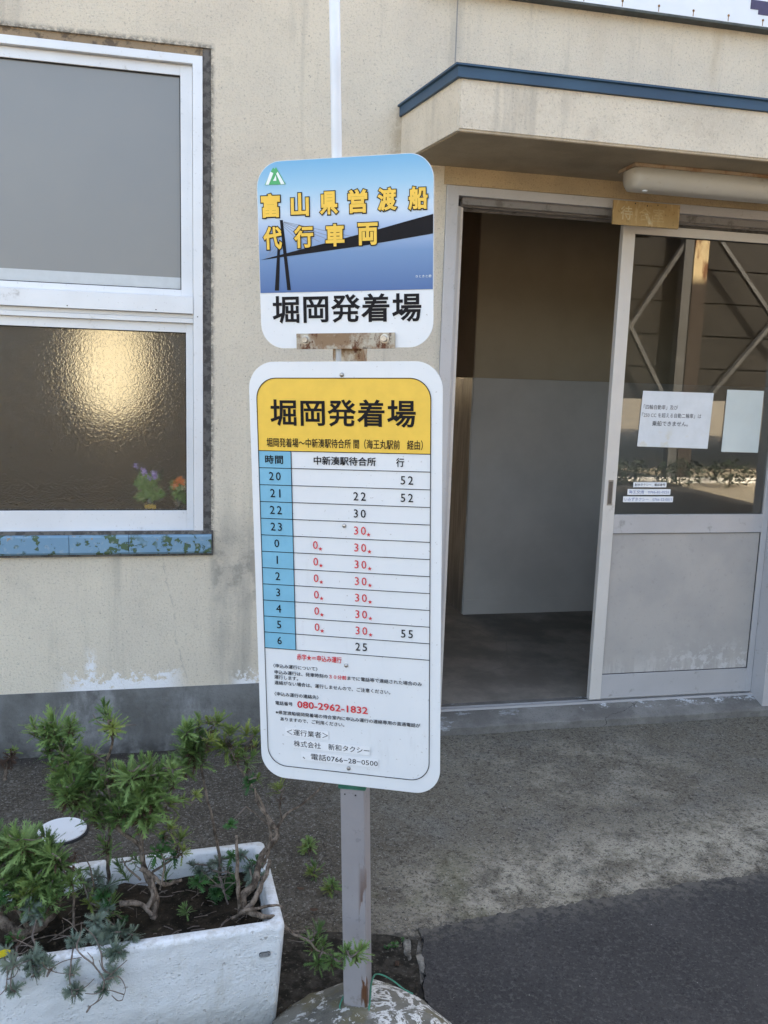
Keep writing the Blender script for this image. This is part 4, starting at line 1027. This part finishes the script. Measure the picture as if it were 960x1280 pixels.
def plant(name, label, cat, stems, clusters, group=None, dead=True, barkm=M_BARK, dyn=.035, droop=False):
    """stems: list of ([(px,py,Y)..], r0, r1); clusters: (px, py, Y, size_px, kind)"""
    paths = []
    for pts, r0, r1 in stems:
        P_ = [at(*p) for p in pts]; P_ = [p+Vector((random.uniform(-.003, .003), random.uniform(-.008, .008), random.uniform(-.003, .003))) if 0 < i < len(P_)-1 else p for i, p in enumerate(P_)]
        sp = spline(P_, 6); sp = [p+Vector([mn.noise(p*60+Vector((k*9, 0, 0)))*min(.0035, r0*.6) for k in range(3)]) for p in sp]
        n = len(sp); rad = [(r0+(r1-r0)*i/(n-1))*(1+.18*mn.noise(sp[i]*90)) for i in range(n)]; paths.append((sp, rad))
    base = paths[0][0][0].copy(); root = empty(name, base); tagp(root, label, cat, group)
    for sp, rad in paths:
        bm = bmesh.new(); tube(bm, [p-base for p in sp], rad, 8); bmesh_obj('stem', bm, barkm, root, True)
    allp = [p for sp, r in paths for p in sp]
    if len(clusters) > 6:
        bm = bmesh.new()
        for k in range(int(len(clusters)*.9)):
            p = random.choice(allp); d = Vector((random.uniform(-1, 1), random.uniform(-.5, .5), random.uniform(-.2, 1.1))).normalized()*random.uniform(.02, .07)
            tube(bm, spline([p-base, p-base+d*.5+Vector((random.uniform(-.008, .008), 0, random.uniform(-.008, .008))), p-base+d], 4), [.0012-.00005*i for i in range(9)], 4)
        bmesh_obj('fine_twigs', bm, M_TWIG, root)['kind'] = 'stuff'
    more = []
    for (px, py, Y, size, kind) in clusters:
        if kind == 'g' and size >= 34:
            for k in range(2): more.append((px+random.uniform(-.55, .55)*size, py+random.uniform(-.45, .45)*size, Y+random.uniform(-.03, .03), size*random.uniform(.5, .8), random.choice('gggggy')))
    clusters = [(a, b, c_, d*(1.12 if e_ == 'g' else 1.0), e_) for a, b, c_, d, e_ in list(clusters)+more]
    for (px, py, Y, size, kind) in clusters:
        p = at(px, py, Y+random.uniform(-.012, .012)); dist = (p-CAM).dot(FWD); R = size*.5*dist/FPX
        src = closest(p, allp); mid = (src+p)/2+Vector((random.uniform(-.01, .01), random.uniform(-.01, .01), random.uniform(-.012, .004)))
        bm = bmesh.new(); ax = (p-mid).normalized(); endp = p-ax*R*.2
        sp = spline([src-base, mid-base, endp-base], 5); tube(bm, sp, [.0024-(.0010)*i/(len(sp)-1) for i in range(len(sp))], 5); bmesh_obj('twig', bm, M_TWIG, root, True)
        allp.append(p)
        me = random.choice(ROS[kind]); o = bpy.data.objects.new(me.name.split('.')[0], me); COL.objects.link(o); o.parent = root; o.location = p-base
        if droop: ax = (ax+Vector((0, -.6, -.2))).normalized()
        else: ax = (ax*.5+Vector((random.uniform(-.25, .25), random.uniform(-.45, .05), .9))).normalized()
        R *= random.uniform(.85, 1.15)
        o.rotation_euler = (ax.to_track_quat('Z', 'Y') @ Matrix.Rotation(random.uniform(0, 6.28), 3, 'Z').to_quaternion()).to_euler(); o.scale = (R, R, R)
        if dead and kind in 'gy' and size > 22:
            me = random.choice(ROS['b']); o = bpy.data.objects.new('dead_leaf_cluster', me); COL.objects.link(o); o.parent = root
            o.location = p-base-ax*R*.85; o.rotation_euler = (random.uniform(-.3, .3), random.uniform(-.3, .3), random.uniform(0, 6)); s_ = R*.52; o.scale = (s_, s_, s_*1.1)
    return root
Y0 = -1.36
plant('daisy_plant', 'tall leafy green plant leaning left of centre in the white planter', 'plant',
      [([(190, 1150, -1.42), (196, 1120, -1.40), (183, 1098, -1.38), (178, 1060, Y0), (180, 1010, Y0), (176, 965, Y0)], .0085, .004),
       ([(136, 1105, -1.36), (133, 1060, -1.35), (140, 1010, -1.35), (133, 960, -1.35), (141, 930, -1.36), (136, 900, -1.36)], .0042, .0022),
       ([(178, 1060, Y0), (130, 1020, Y0), (100, 985, Y0), (78, 940, Y0)], .005, .0025)],
      [(66, 902, Y0, 52, 'g'), (56, 915, Y0, 34, 'g'), (74, 925, Y0, 44, 'g'), (92, 905, Y0+.01, 24, 'y'), (90, 945, Y0, 50, 'g'), (84, 965, Y0, 40, 'g'), (98, 975, Y0, 54, 'g'), (82, 990, Y0, 40, 'g'), (108, 995, Y0, 44, 'g'), (128, 985, Y0+.02, 44, 'g'),
       (135, 892, -1.36, 40, 'g'), (137, 960, Y0, 34, 'g'), (176, 955, Y0, 50, 'g'), (165, 970, Y0, 40, 'g'), (200, 965, Y0, 44, 'g'), (215, 960, Y0, 26, 'g'), (180, 985, Y0-.02, 52, 'g'), (155, 985, Y0, 48, 'g'), (196, 992, Y0, 44, 'g'),
       (150, 1005, Y0-.02, 42, 'g'), (172, 1012, Y0-.02, 46, 'g'), (190, 1015, Y0, 34, 'g'), (140, 1008, Y0, 34, 'g'), (120, 1012, Y0, 30, 'g'), (214, 1005, Y0, 30, 'y'), (228, 1000, Y0, 22, 'y'), (120, 965, Y0+.03, 30, 'g'), (112, 940, Y0+.03, 26, 'g'),
       (212, 1035, Y0, 30, 'y'), (226, 1048, Y0, 30, 'y'), (204, 1048, Y0, 26, 'd'), (125, 1050, Y0, 30, 'g'), (160, 1000, Y0+.03, 44, 'g'), (95, 958, Y0+.03, 44, 'g'), (245, 993, Y0, 20, 'y')])
plant('daisy_plant', 'bushy green plant filling the left end of the white planter', 'plant',
      [([(2, 1150, -1.44), (30, 1165, -1.45), (58, 1152, -1.44), (72, 1125, -1.42), (60, 1100, -1.40), (45, 1070, -1.38)], .013, .006),
       ([(2, 1150, -1.44), (-8, 1110, -1.42), (6, 1080, -1.4)], .010, .005), ([(38, 1165, -1.45), (20, 1130, -1.44), (15, 1100, -1.42)], .006, .003)],
      [(18, 1042, -1.38, 42, 'g'), (14, 1060, -1.39, 50, 'g'), (38, 1066, -1.40, 56, 'g'), (62, 1062, -1.40, 48, 'g'), (5, 1078, -1.40, 52, 'g'), (28, 1085, -1.42, 56, 'g'), (54, 1085, -1.43, 56, 'g'), (76, 1078, -1.41, 36, 'g'), (12, 1102, -1.43, 50, 'g'), (40, 1105, -1.44, 52, 'g'),
       (66, 1100, -1.44, 42, 'g'), (-10, 1060, -1.4, 46, 'g'), (-8, 1095, -1.43, 50, 'g'), (0, 1120, -1.45, 36, 'd'), (84, 1096, -1.43, 24, 'g'), (30, 1120, -1.45, 30, 'y'), (-5, 1035, -1.38, 30, 'g')])
plant('daisy_plant', 'dark green clump growing behind the planter at the wall foot', 'plant',
      [([(262, 1140, -1.30), (276, 1090, -1.27), (268, 1030, -1.25), (255, 975, -1.22), (248, 930, -1.20)], .0045, .0022), ([(300, 1140, -1.34), (335, 1060, -1.28), (330, 1010, -1.25), (300, 960, -1.22), (285, 930, -1.2)], .0045, .002)],
      [(238, 912, -1.2, 44, 'g'), (230, 925, -1.2, 40, 'g'), (250, 920, -1.2, 40, 'g'), (240, 938, -1.2, 40, 'g'), (255, 935, -1.2, 28, 'g'), (272, 903, -1.2, 34, 'y'), (288, 915, -1.2, 32, 'y'), (280, 932, -1.2, 38, 'y'), (300, 930, -1.2, 36, 'g'), (318, 918, -1.2, 28, 'y'), (315, 945, -1.2, 26, 'g'), (308, 915, -1.2, 30, 'y')])
plant('daisy_plant', 'straggly woody plant at the right corner of the planter with bare branches', 'plant',
      [([(304, 1140, -1.44), (302, 1120, -1.42), (318, 1100, -1.40), (330, 1070, -1.38), (345, 1045, -1.36), (338, 1025, -1.34), (325, 1005, -1.32), (318, 985, -1.3)], .0105, .0022),
       ([(342, 1045, -1.36), (355, 1020, -1.34), (378, 1005, -1.32), (400, 985, -1.3), (410, 972, -1.3)], .0040, .0014),
       ([(300, 1135, -1.45), (298, 1100, -1.44), (297, 1060, -1.43), (296, 1045, -1.42)], .0050, .0030),
       ([(306, 1142, -1.46), (320, 1120, -1.45), (332, 1095, -1.43), (338, 1075, -1.41)], .0075, .0040),
       ([(310, 1140, -1.47), (330, 1146, -1.49), (345, 1152, -1.50), (360, 1165, -1.50), (378, 1162, -1.49), (392, 1158, -1.48)], .0070, .0020),
       ([(306, 1140, -1.45), (290, 1150, -1.47), (312, 1138, -1.48), (345, 1133, -1.48), (352, 1136, -1.48)], .0050, .0020),
       ([(341, 1035, -1.35), (322, 1020, -1.34), (308, 1008, -1.33)], .0022, .001), ([(352, 1022, -1.34), (350, 1000, -1.33), (356, 985, -1.32)], .002, .001)],
      [(348, 986, -1.30, 32, 'y'), (310, 975, -1.3, 26, 'd'), (322, 972, -1.3, 20, 'y'), (288, 1030, -1.36, 22, 'd')], dead=True)
plant('trailing_plant', 'short green sprigs trailing over the planter corner beside the post', 'plant',
      [([(345, 1150, -1.50), (362, 1166, -1.51), (385, 1172, -1.52), (400, 1190, -1.53), (430, 1196, -1.55)], .0035, .0016)],
      [(399, 1160, -1.50, 30, 'g'), (388, 1172, -1.50, 24, 'g'), (405, 1180, -1.51, 26, 'g'), (402, 1200, -1.53, 32, 'g'), (418, 1198, -1.55, 22, 'g'), (434, 1188, -1.69, 26, 'g'), (452, 1186, -1.69, 30, 'g'), (443, 1198, -1.69, 22, 'y')])
for i, (px, py, sz, lab) in enumerate(((386, 1055, 24, 'small green weed in the pavement, farthest of three up the post'), (392, 1085, 24, 'small green weed in the pavement, middle of three up the post'), (415, 1106, 24, 'small green weed in the pavement, nearest the post of three'))):
    c = on(px, py+12); Yw = c.y; plant('weed', lab, 'weed', [([(px, py+14, Yw), (px, py+4, Yw)], .0025, .0015)], [(px, py-4, Yw, sz, 'g'), (px-4, py+5, Yw, sz*.8, 'y')], 'small weeds growing in the pavement beside the post')
plant('weed', 'low tuft of green in the pavement crack beside the broken kerb', 'weed', [([(500, 1186, on(500, 1186).y), (502, 1178, on(500, 1186).y)], .0015, .001)],
      [(492, 1181, on(492, 1184).y, 20, 'd'), (503, 1178, on(503, 1181).y, 20, 'd'), (484, 1186, on(484, 1188).y, 14, 'd'), (510, 1180, on(510, 1183).y, 14, 'd')], dead=False)
plant('weed', 'withered brown weed at the far left by the wall foot', 'weed', [([(6, 975, -.33), (8, 955, -.33), (14, 940, -.33)], .006, .002)], [(14, 945, -.33, 26, 'b'), (3, 955, -.33, 24, 'b'), (16, 938, -.33, 18, 'y')], dead=False)
# silvery trailing artemisia over the front rim
plant('silver_plant', 'silvery grey-green plant spilling over the planter front rim, middle', 'plant',
      [([(100, 1170, -1.50), (97, 1188, -1.56), (120, 1205, -1.58), (130, 1225, -1.585), (122, 1250, -1.59), (113, 1258, -1.59)], .0020, .0009),
       ([(120, 1175, -1.50), (126, 1190, -1.56), (130, 1208, -1.58), (138, 1218, -1.585)], .0022, .001), ([(92, 1180, -1.52), (88, 1205, -1.575), (89, 1228, -1.585), (92, 1243, -1.585)], .0019, .0009),
       ([(130, 1225, -1.585), (148, 1222, -1.59), (155, 1235, -1.59), (153, 1250, -1.59)], .0010, .0006), ([(62, 1212, -1.58), (72, 1216, -1.58), (86, 1218, -1.58)], .0010, .0006)],
      [(122, 1150, -1.48, 34, 's'), (118, 1168, -1.50, 34, 's'), (128, 1175, -1.51, 34, 's'), (140, 1165, -1.50, 34, 's'), (155, 1165, -1.51, 34, 's'), (168, 1172, -1.52, 30, 's'), (152, 1190, -1.56, 34, 's'), (140, 1192, -1.56, 28, 's'), (90, 1178, -1.53, 34, 's'), (88, 1216, -1.58, 24, 's'), (86, 1240, -1.585, 30, 's'), (100, 1237, -1.585, 30, 's'), (142, 1216, -1.585, 30, 's'), (130, 1238, -1.59, 22, 's'), (113, 1258, -1.59, 7, 'b'),
       (138, 1135, -1.44, 30, 's'), (128, 1120, -1.42, 34, 'd'), (140, 1108, -1.40, 30, 's'), (108, 1105, -1.40, 30, 's'), (125, 1100, -1.38, 26, 's'), (64, 1212, -1.58, 9, 'b')], dead=False, barkm=M_TWIG, droop=True)
plant('silver_plant', 'silvery grey-green plant spilling over the planter rim, far left', 'plant',
      [([(22, 1180, -1.52), (20, 1205, -1.575), (14, 1222, -1.585), (14, 1238, -1.59)], .0022, .001), ([(40, 1170, -1.5), (46, 1195, -1.56), (42, 1222, -1.58)], .0022, .001), ([(4, 1190, -1.55), (8, 1215, -1.58), (7, 1240, -1.585)], .0016, .0008)],
      [(10, 1205, -1.56, 36, 's'), (4, 1190, -1.54, 30, 's'), (48, 1195, -1.56, 36, 's'), (36, 1208, -1.57, 32, 's'), (46, 1218, -1.58, 26, 's'), (14, 1240, -1.59, 26, 's'), (58, 1200, -1.56, 30, 's'), (48, 1140, -1.47, 40, 's'), (36, 1130, -1.46, 34, 's'), (24, 1178, -1.52, 26, 'b'), (12, 1175, -1.52, 24, 'd')], dead=False, barkm=M_TWIG, droop=True)
plant('ground_cover_plant', 'fine dark green leafy plant by the right rear rim of the planter', 'plant',
      [([(285, 1130, -1.36), (280, 1110, -1.34), (272, 1090, -1.31)], .0020, .001)],
      [(px, py, Yd, sz, kd) for px, py, Yd, sz, kd in ((262, 1082, -1.27, 24, 's'), (276, 1074, -1.26, 26, 's'), (290, 1070, -1.26, 26, 'd'), (303, 1068, -1.27, 24, 's'), (285, 1088, -1.29, 28, 'd'), (270, 1098, -1.31, 26, 'd'), (293, 1100, -1.31, 28, 'd'), (280, 1112, -1.33, 26, 'd'), (268, 1115, -1.33, 24, 'd'), (312, 1085, -1.3, 24, 's'), (322, 1075, -1.29, 22, 'd'), (330, 1095, -1.34, 22, 's'), (240, 1080, -1.25, 22, 's'), (315, 1103, -1.35, 22, 's'), (250, 1090, -1.27, 22, 's'), (327, 1110, -1.37, 18, 's'))], dead=False, barkm=M_TWIG)
for px, py, Yd, sz, kd, lab in ((247, 1102, -1.36, 30, 'd', 'seedling with broad lobed leaf on the planter soil beside the fine green plant'), (230, 1134, -1.42, 20, 'g', 'tiny bright green seedling on the bare soil in the planter')):
    plant('seedling', lab, 'seedling', [([(px, py+9, Yd), (px, py+2, Yd)], .0012, .0008)], [(px, py, Yd, sz, kd)], dead=False)
plant('dried_plant', 'leafless twisted woody plant in the planter between the green plants', 'plant',
      [([(176, 1085, -1.38), (200, 1102, -1.39), (212, 1106, -1.39), (228, 1100, -1.38)], .0065, .0035), ([(150, 1130, -1.42), (165, 1127, -1.42), (180, 1133, -1.42), (190, 1145, -1.43)], .0075, .0040), ([(188, 1098, -1.39), (192, 1120, -1.41), (184, 1135, -1.42)], .0080, .0055),
       ([(190, 1090, -1.37), (215, 1075, -1.36), (222, 1062, -1.36)], .0030, .0015), ([(176, 1100, -1.38), (160, 1085, -1.37), (152, 1070, -1.36)], .0026, .001), ([(118, 1110, -1.40), (112, 1085, -1.39), (106, 1070, -1.38)], .0022, .001),
       ([(92, 1160, -1.45), (90, 1120, -1.43), (88, 1085, -1.41)], .0030, .0022), ([(60, 1178, -1.47), (90, 1160, -1.46), (130, 1150, -1.45), (150, 1165, -1.46)], .0018, .001), ([(40, 1175, -1.47), (75, 1170, -1.47), (110, 1180, -1.48)], .0015, .0009)],
      [(85, 1075, -1.40, 26, 'b'), (94, 1068, -1.40, 24, 'b'), (90, 1100, -1.42, 8, 'b'), (91, 1085, -1.42, 12, 'b'), (93, 1118, -1.43, 9, 'y')], dead=False)
for j, (lab, sprigs) in enumerate((('low sprawling green shoots between the tall plant and the planter rear rim', [(200, 1062), (216, 1070), (232, 1064), (168, 1072), (150, 1078), (208, 1085)]), ('low green shoots by the twisted trunk at left centre of the planter', [(112, 1128), (140, 1120), (100, 1092), (76, 1110), (128, 1138), (155, 1150)]))):
    plant('trailing_plant', lab, 'plant', [([(sprigs[0][0], sprigs[0][1]+50, -1.41), (sprigs[0][0]+4, sprigs[0][1]+20, -1.38), (sprigs[0][0], sprigs[0][1], -1.36)], .0025, .0012)], [(px+random.uniform(-3, 3), py, -1.36-.05*j, random.uniform(18, 30), random.choice('gygd')) for px, py in sprigs], dead=False)
# bright yellow leaf at left
p = at(4, 1191, -1.56); bm = bmesh.new()
pts = [(-.02, 0, -.006), (-.008, 0, .004), (.004, 0, .008), (.014, 0, .004), (.012, 0, -.003), (0, 0, -.009), (-.012, 0, -.012)]
for a in range(1, len(pts)-1): bm.faces.new([bm.verts.new(pts[0]), bm.verts.new(pts[a]), bm.verts.new(pts[a+1])])
bmesh.ops.remove_doubles(bm, verts=bm.verts, dist=1e-5); r_ = bmesh.ops.solidify(bm, geom=bm.faces[:], thickness=.0006)
o = bmesh_obj('fallen_leaf', bm, M_LYEL); o.location = p; tagp(o, 'bright yellow leaf caught at the left end of the planter rim', 'leaf')

# flowers inside the window
def bouquet(name, label, px, py_base, stemsn, colours, leafk, spread, height, jar_r, jar_h, band=None, YY=.078):
    b0 = at(px, py_base, YY); z0 = .932; root = empty(name, (b0.x, YY, z0)); tagp(root, label, 'flower vase')
    bm = bmesh.new(); lathe(bm, [(jar_r*.9, 0), (jar_r, .006), (jar_r, jar_h*.75), (jar_r*.8, jar_h)], (0, 0, 0), 'Z', 16); bmesh_obj('jar', bm, M_JAR, root, True)
    if band: box('jar_label', -jar_r*1.0, jar_r*1.0, -jar_r*1.06, -jar_r*1.01, jar_h*.08, jar_h*.42, band, root)
    bm = bmesh.new(); tips = []
    for k in range(stemsn):
        a = random.uniform(0, 6.28); e = Vector((math.cos(a)*spread*random.uniform(.2, 1), math.sin(a)*spread*.4, height*random.uniform(.65, 1))); tips.append(e)
        tube(bm, spline([Vector((random.uniform(-.006, .006), 0, .004)), Vector((e.x*.35, e.y*.35, jar_h*1.1)), e], 4), .0012, 4)
    bmesh_obj('flower_stem', bm, M_LD, root)
    for k, e in enumerate(tips):
        c_ = colours[k % len(colours)]
        me = rosette('petal_cluster' if c_ is not None else 'leaf_cluster', 16, 1, .6, 1, c_ or M_LBR, 50+k, 1.1); o = link(me.name.split('.')[0], me, None, root); o.location = (e.x, -.024, e.z) if c_ else (e.x*.85, -.020, e.z*random.uniform(.35, .9)); s = .013 if c_ else .020; o.scale = (s, s, s*.5); o.rotation_euler = (1.1+random.uniform(-.3, .3), random.uniform(-.5, .5), 0)
M_LBR = plain('fresh_green_leaf', (.16, .32, .08), .6, .3); M_PUR = plain('purple_petal', (.42, .34, .75), .6); M_ORA = plain('orange_petal', (.85, .25, .05), .6); M_CRM = plain('cream_petal', (.70, .66, .40), .6)
bouquet('flower_jar', 'glass jar of small purple flowers seen blurred behind the window', 188, 636, 44, [None, None, M_PUR, None, None, None], 'g', .055, .17, .020, .045, plain('yellow_jar_label', (.55, .38, .08), .7))
bouquet('flower_glass', 'small glass with an orange flower in the window corner', 222, 636, 22, [M_ORA, None, M_CRM, M_ORA, None, None, M_ORA], 'g', .030, .13, .016, .035)

for k, (px, py, lab) in enumerate(((392, 1138, 'small dry brown leaf on the pavement between planter and post'), (496, 1206, 'small dry brown leaf in the dirt beside the crumbled kerb'), (376, 1112, 'curled dry leaf on the pavement under the nearest small weed'))):
    c = on(px, py, .006); bm = bmesh.new(); P_ = [bm.verts.new((.011*math.cos(a)*(1+.3*(i % 2)), .006*math.sin(a), .002+.003*abs(math.cos(a)))) for i, a in enumerate([x*math.pi/4 for x in range(8)])]
    bm.faces.new(P_); o = bmesh_obj('dry_leaf', bm, M_LB); o.location = c; o.rotation_euler = (.1, .1, k*1.3); tagp(o, lab, 'leaf')
# loose grit on the ground
bm = bmesh.new()
for k in range(520):
    x = random.uniform(-.9, 2.6); y = random.uniform(-1.75, -.05)
    s = random.choice((.0008, .001, .0012, .0015, .002, .0028))*(1 if y > -1.2 else .7); z = .014 if (x > .58 and y < -1.18-.0) else .0
    vs = [bm.verts.new((x+s*math.cos(a)*random.uniform(.7, 1.2), y+s*math.sin(a)*random.uniform(.7, 1.2), z)) for a in (0, 1.6, 3.1, 4.7)]; t = bm.verts.new((x, y, z+s*.9))
    for i in range(4): bm.faces.new([vs[i], vs[(i+1) % 4], t])
o = bmesh_obj('loose_grit', bm, plain('grit', (.26, .25, .23), .9, .5, 40)); tagp(o, 'tiny loose stones scattered over the pavement', kind='stuff')

# ================================================================== ACROSS THE YARD (seen in the glass)
SH = empty('steel_shed', (5, -9, 0)); box('cladding_backing', -2.5, 13, -.34, -.29, 1.3, 6, M_INTGL and M_DARKGAP, SH); tagp(SH, 'dark clad steel shed with rusty column and braces across the yard, reflected in the glass', 'shed')  # dark backing added to stop sky light showing between the boards
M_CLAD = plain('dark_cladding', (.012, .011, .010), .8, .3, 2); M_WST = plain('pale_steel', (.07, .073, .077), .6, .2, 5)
for k in range(9):
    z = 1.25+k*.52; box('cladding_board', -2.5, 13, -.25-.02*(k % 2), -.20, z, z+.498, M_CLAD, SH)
g = G('peeling_cream_rust_shaded_below'); n = g.noise(4, 6, .7, g.stretch((1, 1, .3)))
base = g.mix(g.step(n, .48, .58), (.55, .44, .26), (.14, .05, .018)); base = g.mix(g.step(g.Z, 3.2, 3.0), base, (.03, .021, .017)); M_COLR = g.out(base, .8)  # sunlit cream top and shaded dark lower part painted into the column colour
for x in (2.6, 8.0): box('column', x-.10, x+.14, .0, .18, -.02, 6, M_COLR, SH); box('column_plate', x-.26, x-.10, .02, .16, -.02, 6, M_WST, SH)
def bar(name, a, b, r, mat, par):
    bm = bmesh.new(); tube(bm, [Vector(a), Vector(b)], r, 4); bmesh_obj(name, bm, mat, par)
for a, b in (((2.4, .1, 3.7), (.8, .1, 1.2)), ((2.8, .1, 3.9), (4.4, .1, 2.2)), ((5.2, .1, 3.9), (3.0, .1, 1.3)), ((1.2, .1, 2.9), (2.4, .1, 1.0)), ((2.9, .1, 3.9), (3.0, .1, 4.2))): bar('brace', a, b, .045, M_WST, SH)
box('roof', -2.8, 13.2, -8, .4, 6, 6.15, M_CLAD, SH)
M_SHR = plain('dark_shrub_leaf', (.012, .028, .012), .7)
# dark shrub strip and a white line in front
for i in range(6):
    c = (3.6+i*.85, -7.9+random.uniform(-.1, .1), -.02); bm = bmesh.new(); 
    for k in range(420):
        d = Vector((random.gauss(0, 1), random.gauss(0, 1), random.gauss(0, 1))).normalized()*random.uniform(.5, 1)
        p = Vector((d.x*.42, d.y*.3, .22+d.z*.20)); s = .035; a = Vector((random.uniform(-s, s), random.uniform(-s, s), random.uniform(-s, s)))
        bm.faces.new([bm.verts.new(p-a), bm.verts.new(p+a), bm.verts.new(p+a.cross(d)*1.0+d*.03)])
    o = bmesh_obj('foliage', bm, M_SHR, None); r_ = empty('shrub', c); o.parent = r_; bm = bmesh.new(); tube(bm, [Vector((0, 0, 0)), Vector((0, 0, .3))], .012, 5); bmesh_obj('stem', bm, M_BARK, r_)
    tagp(r_, 'low dark shrub in the row across the yard, reflected in the door glass', 'shrub', 'row of low shrubs across the yard')
box('kerb_line', -2, 14, -8.5, -8.38, -.016, .06, plain('white_kerb', (.7, .7, .68), .8)).__setitem__('kind', 'structure')
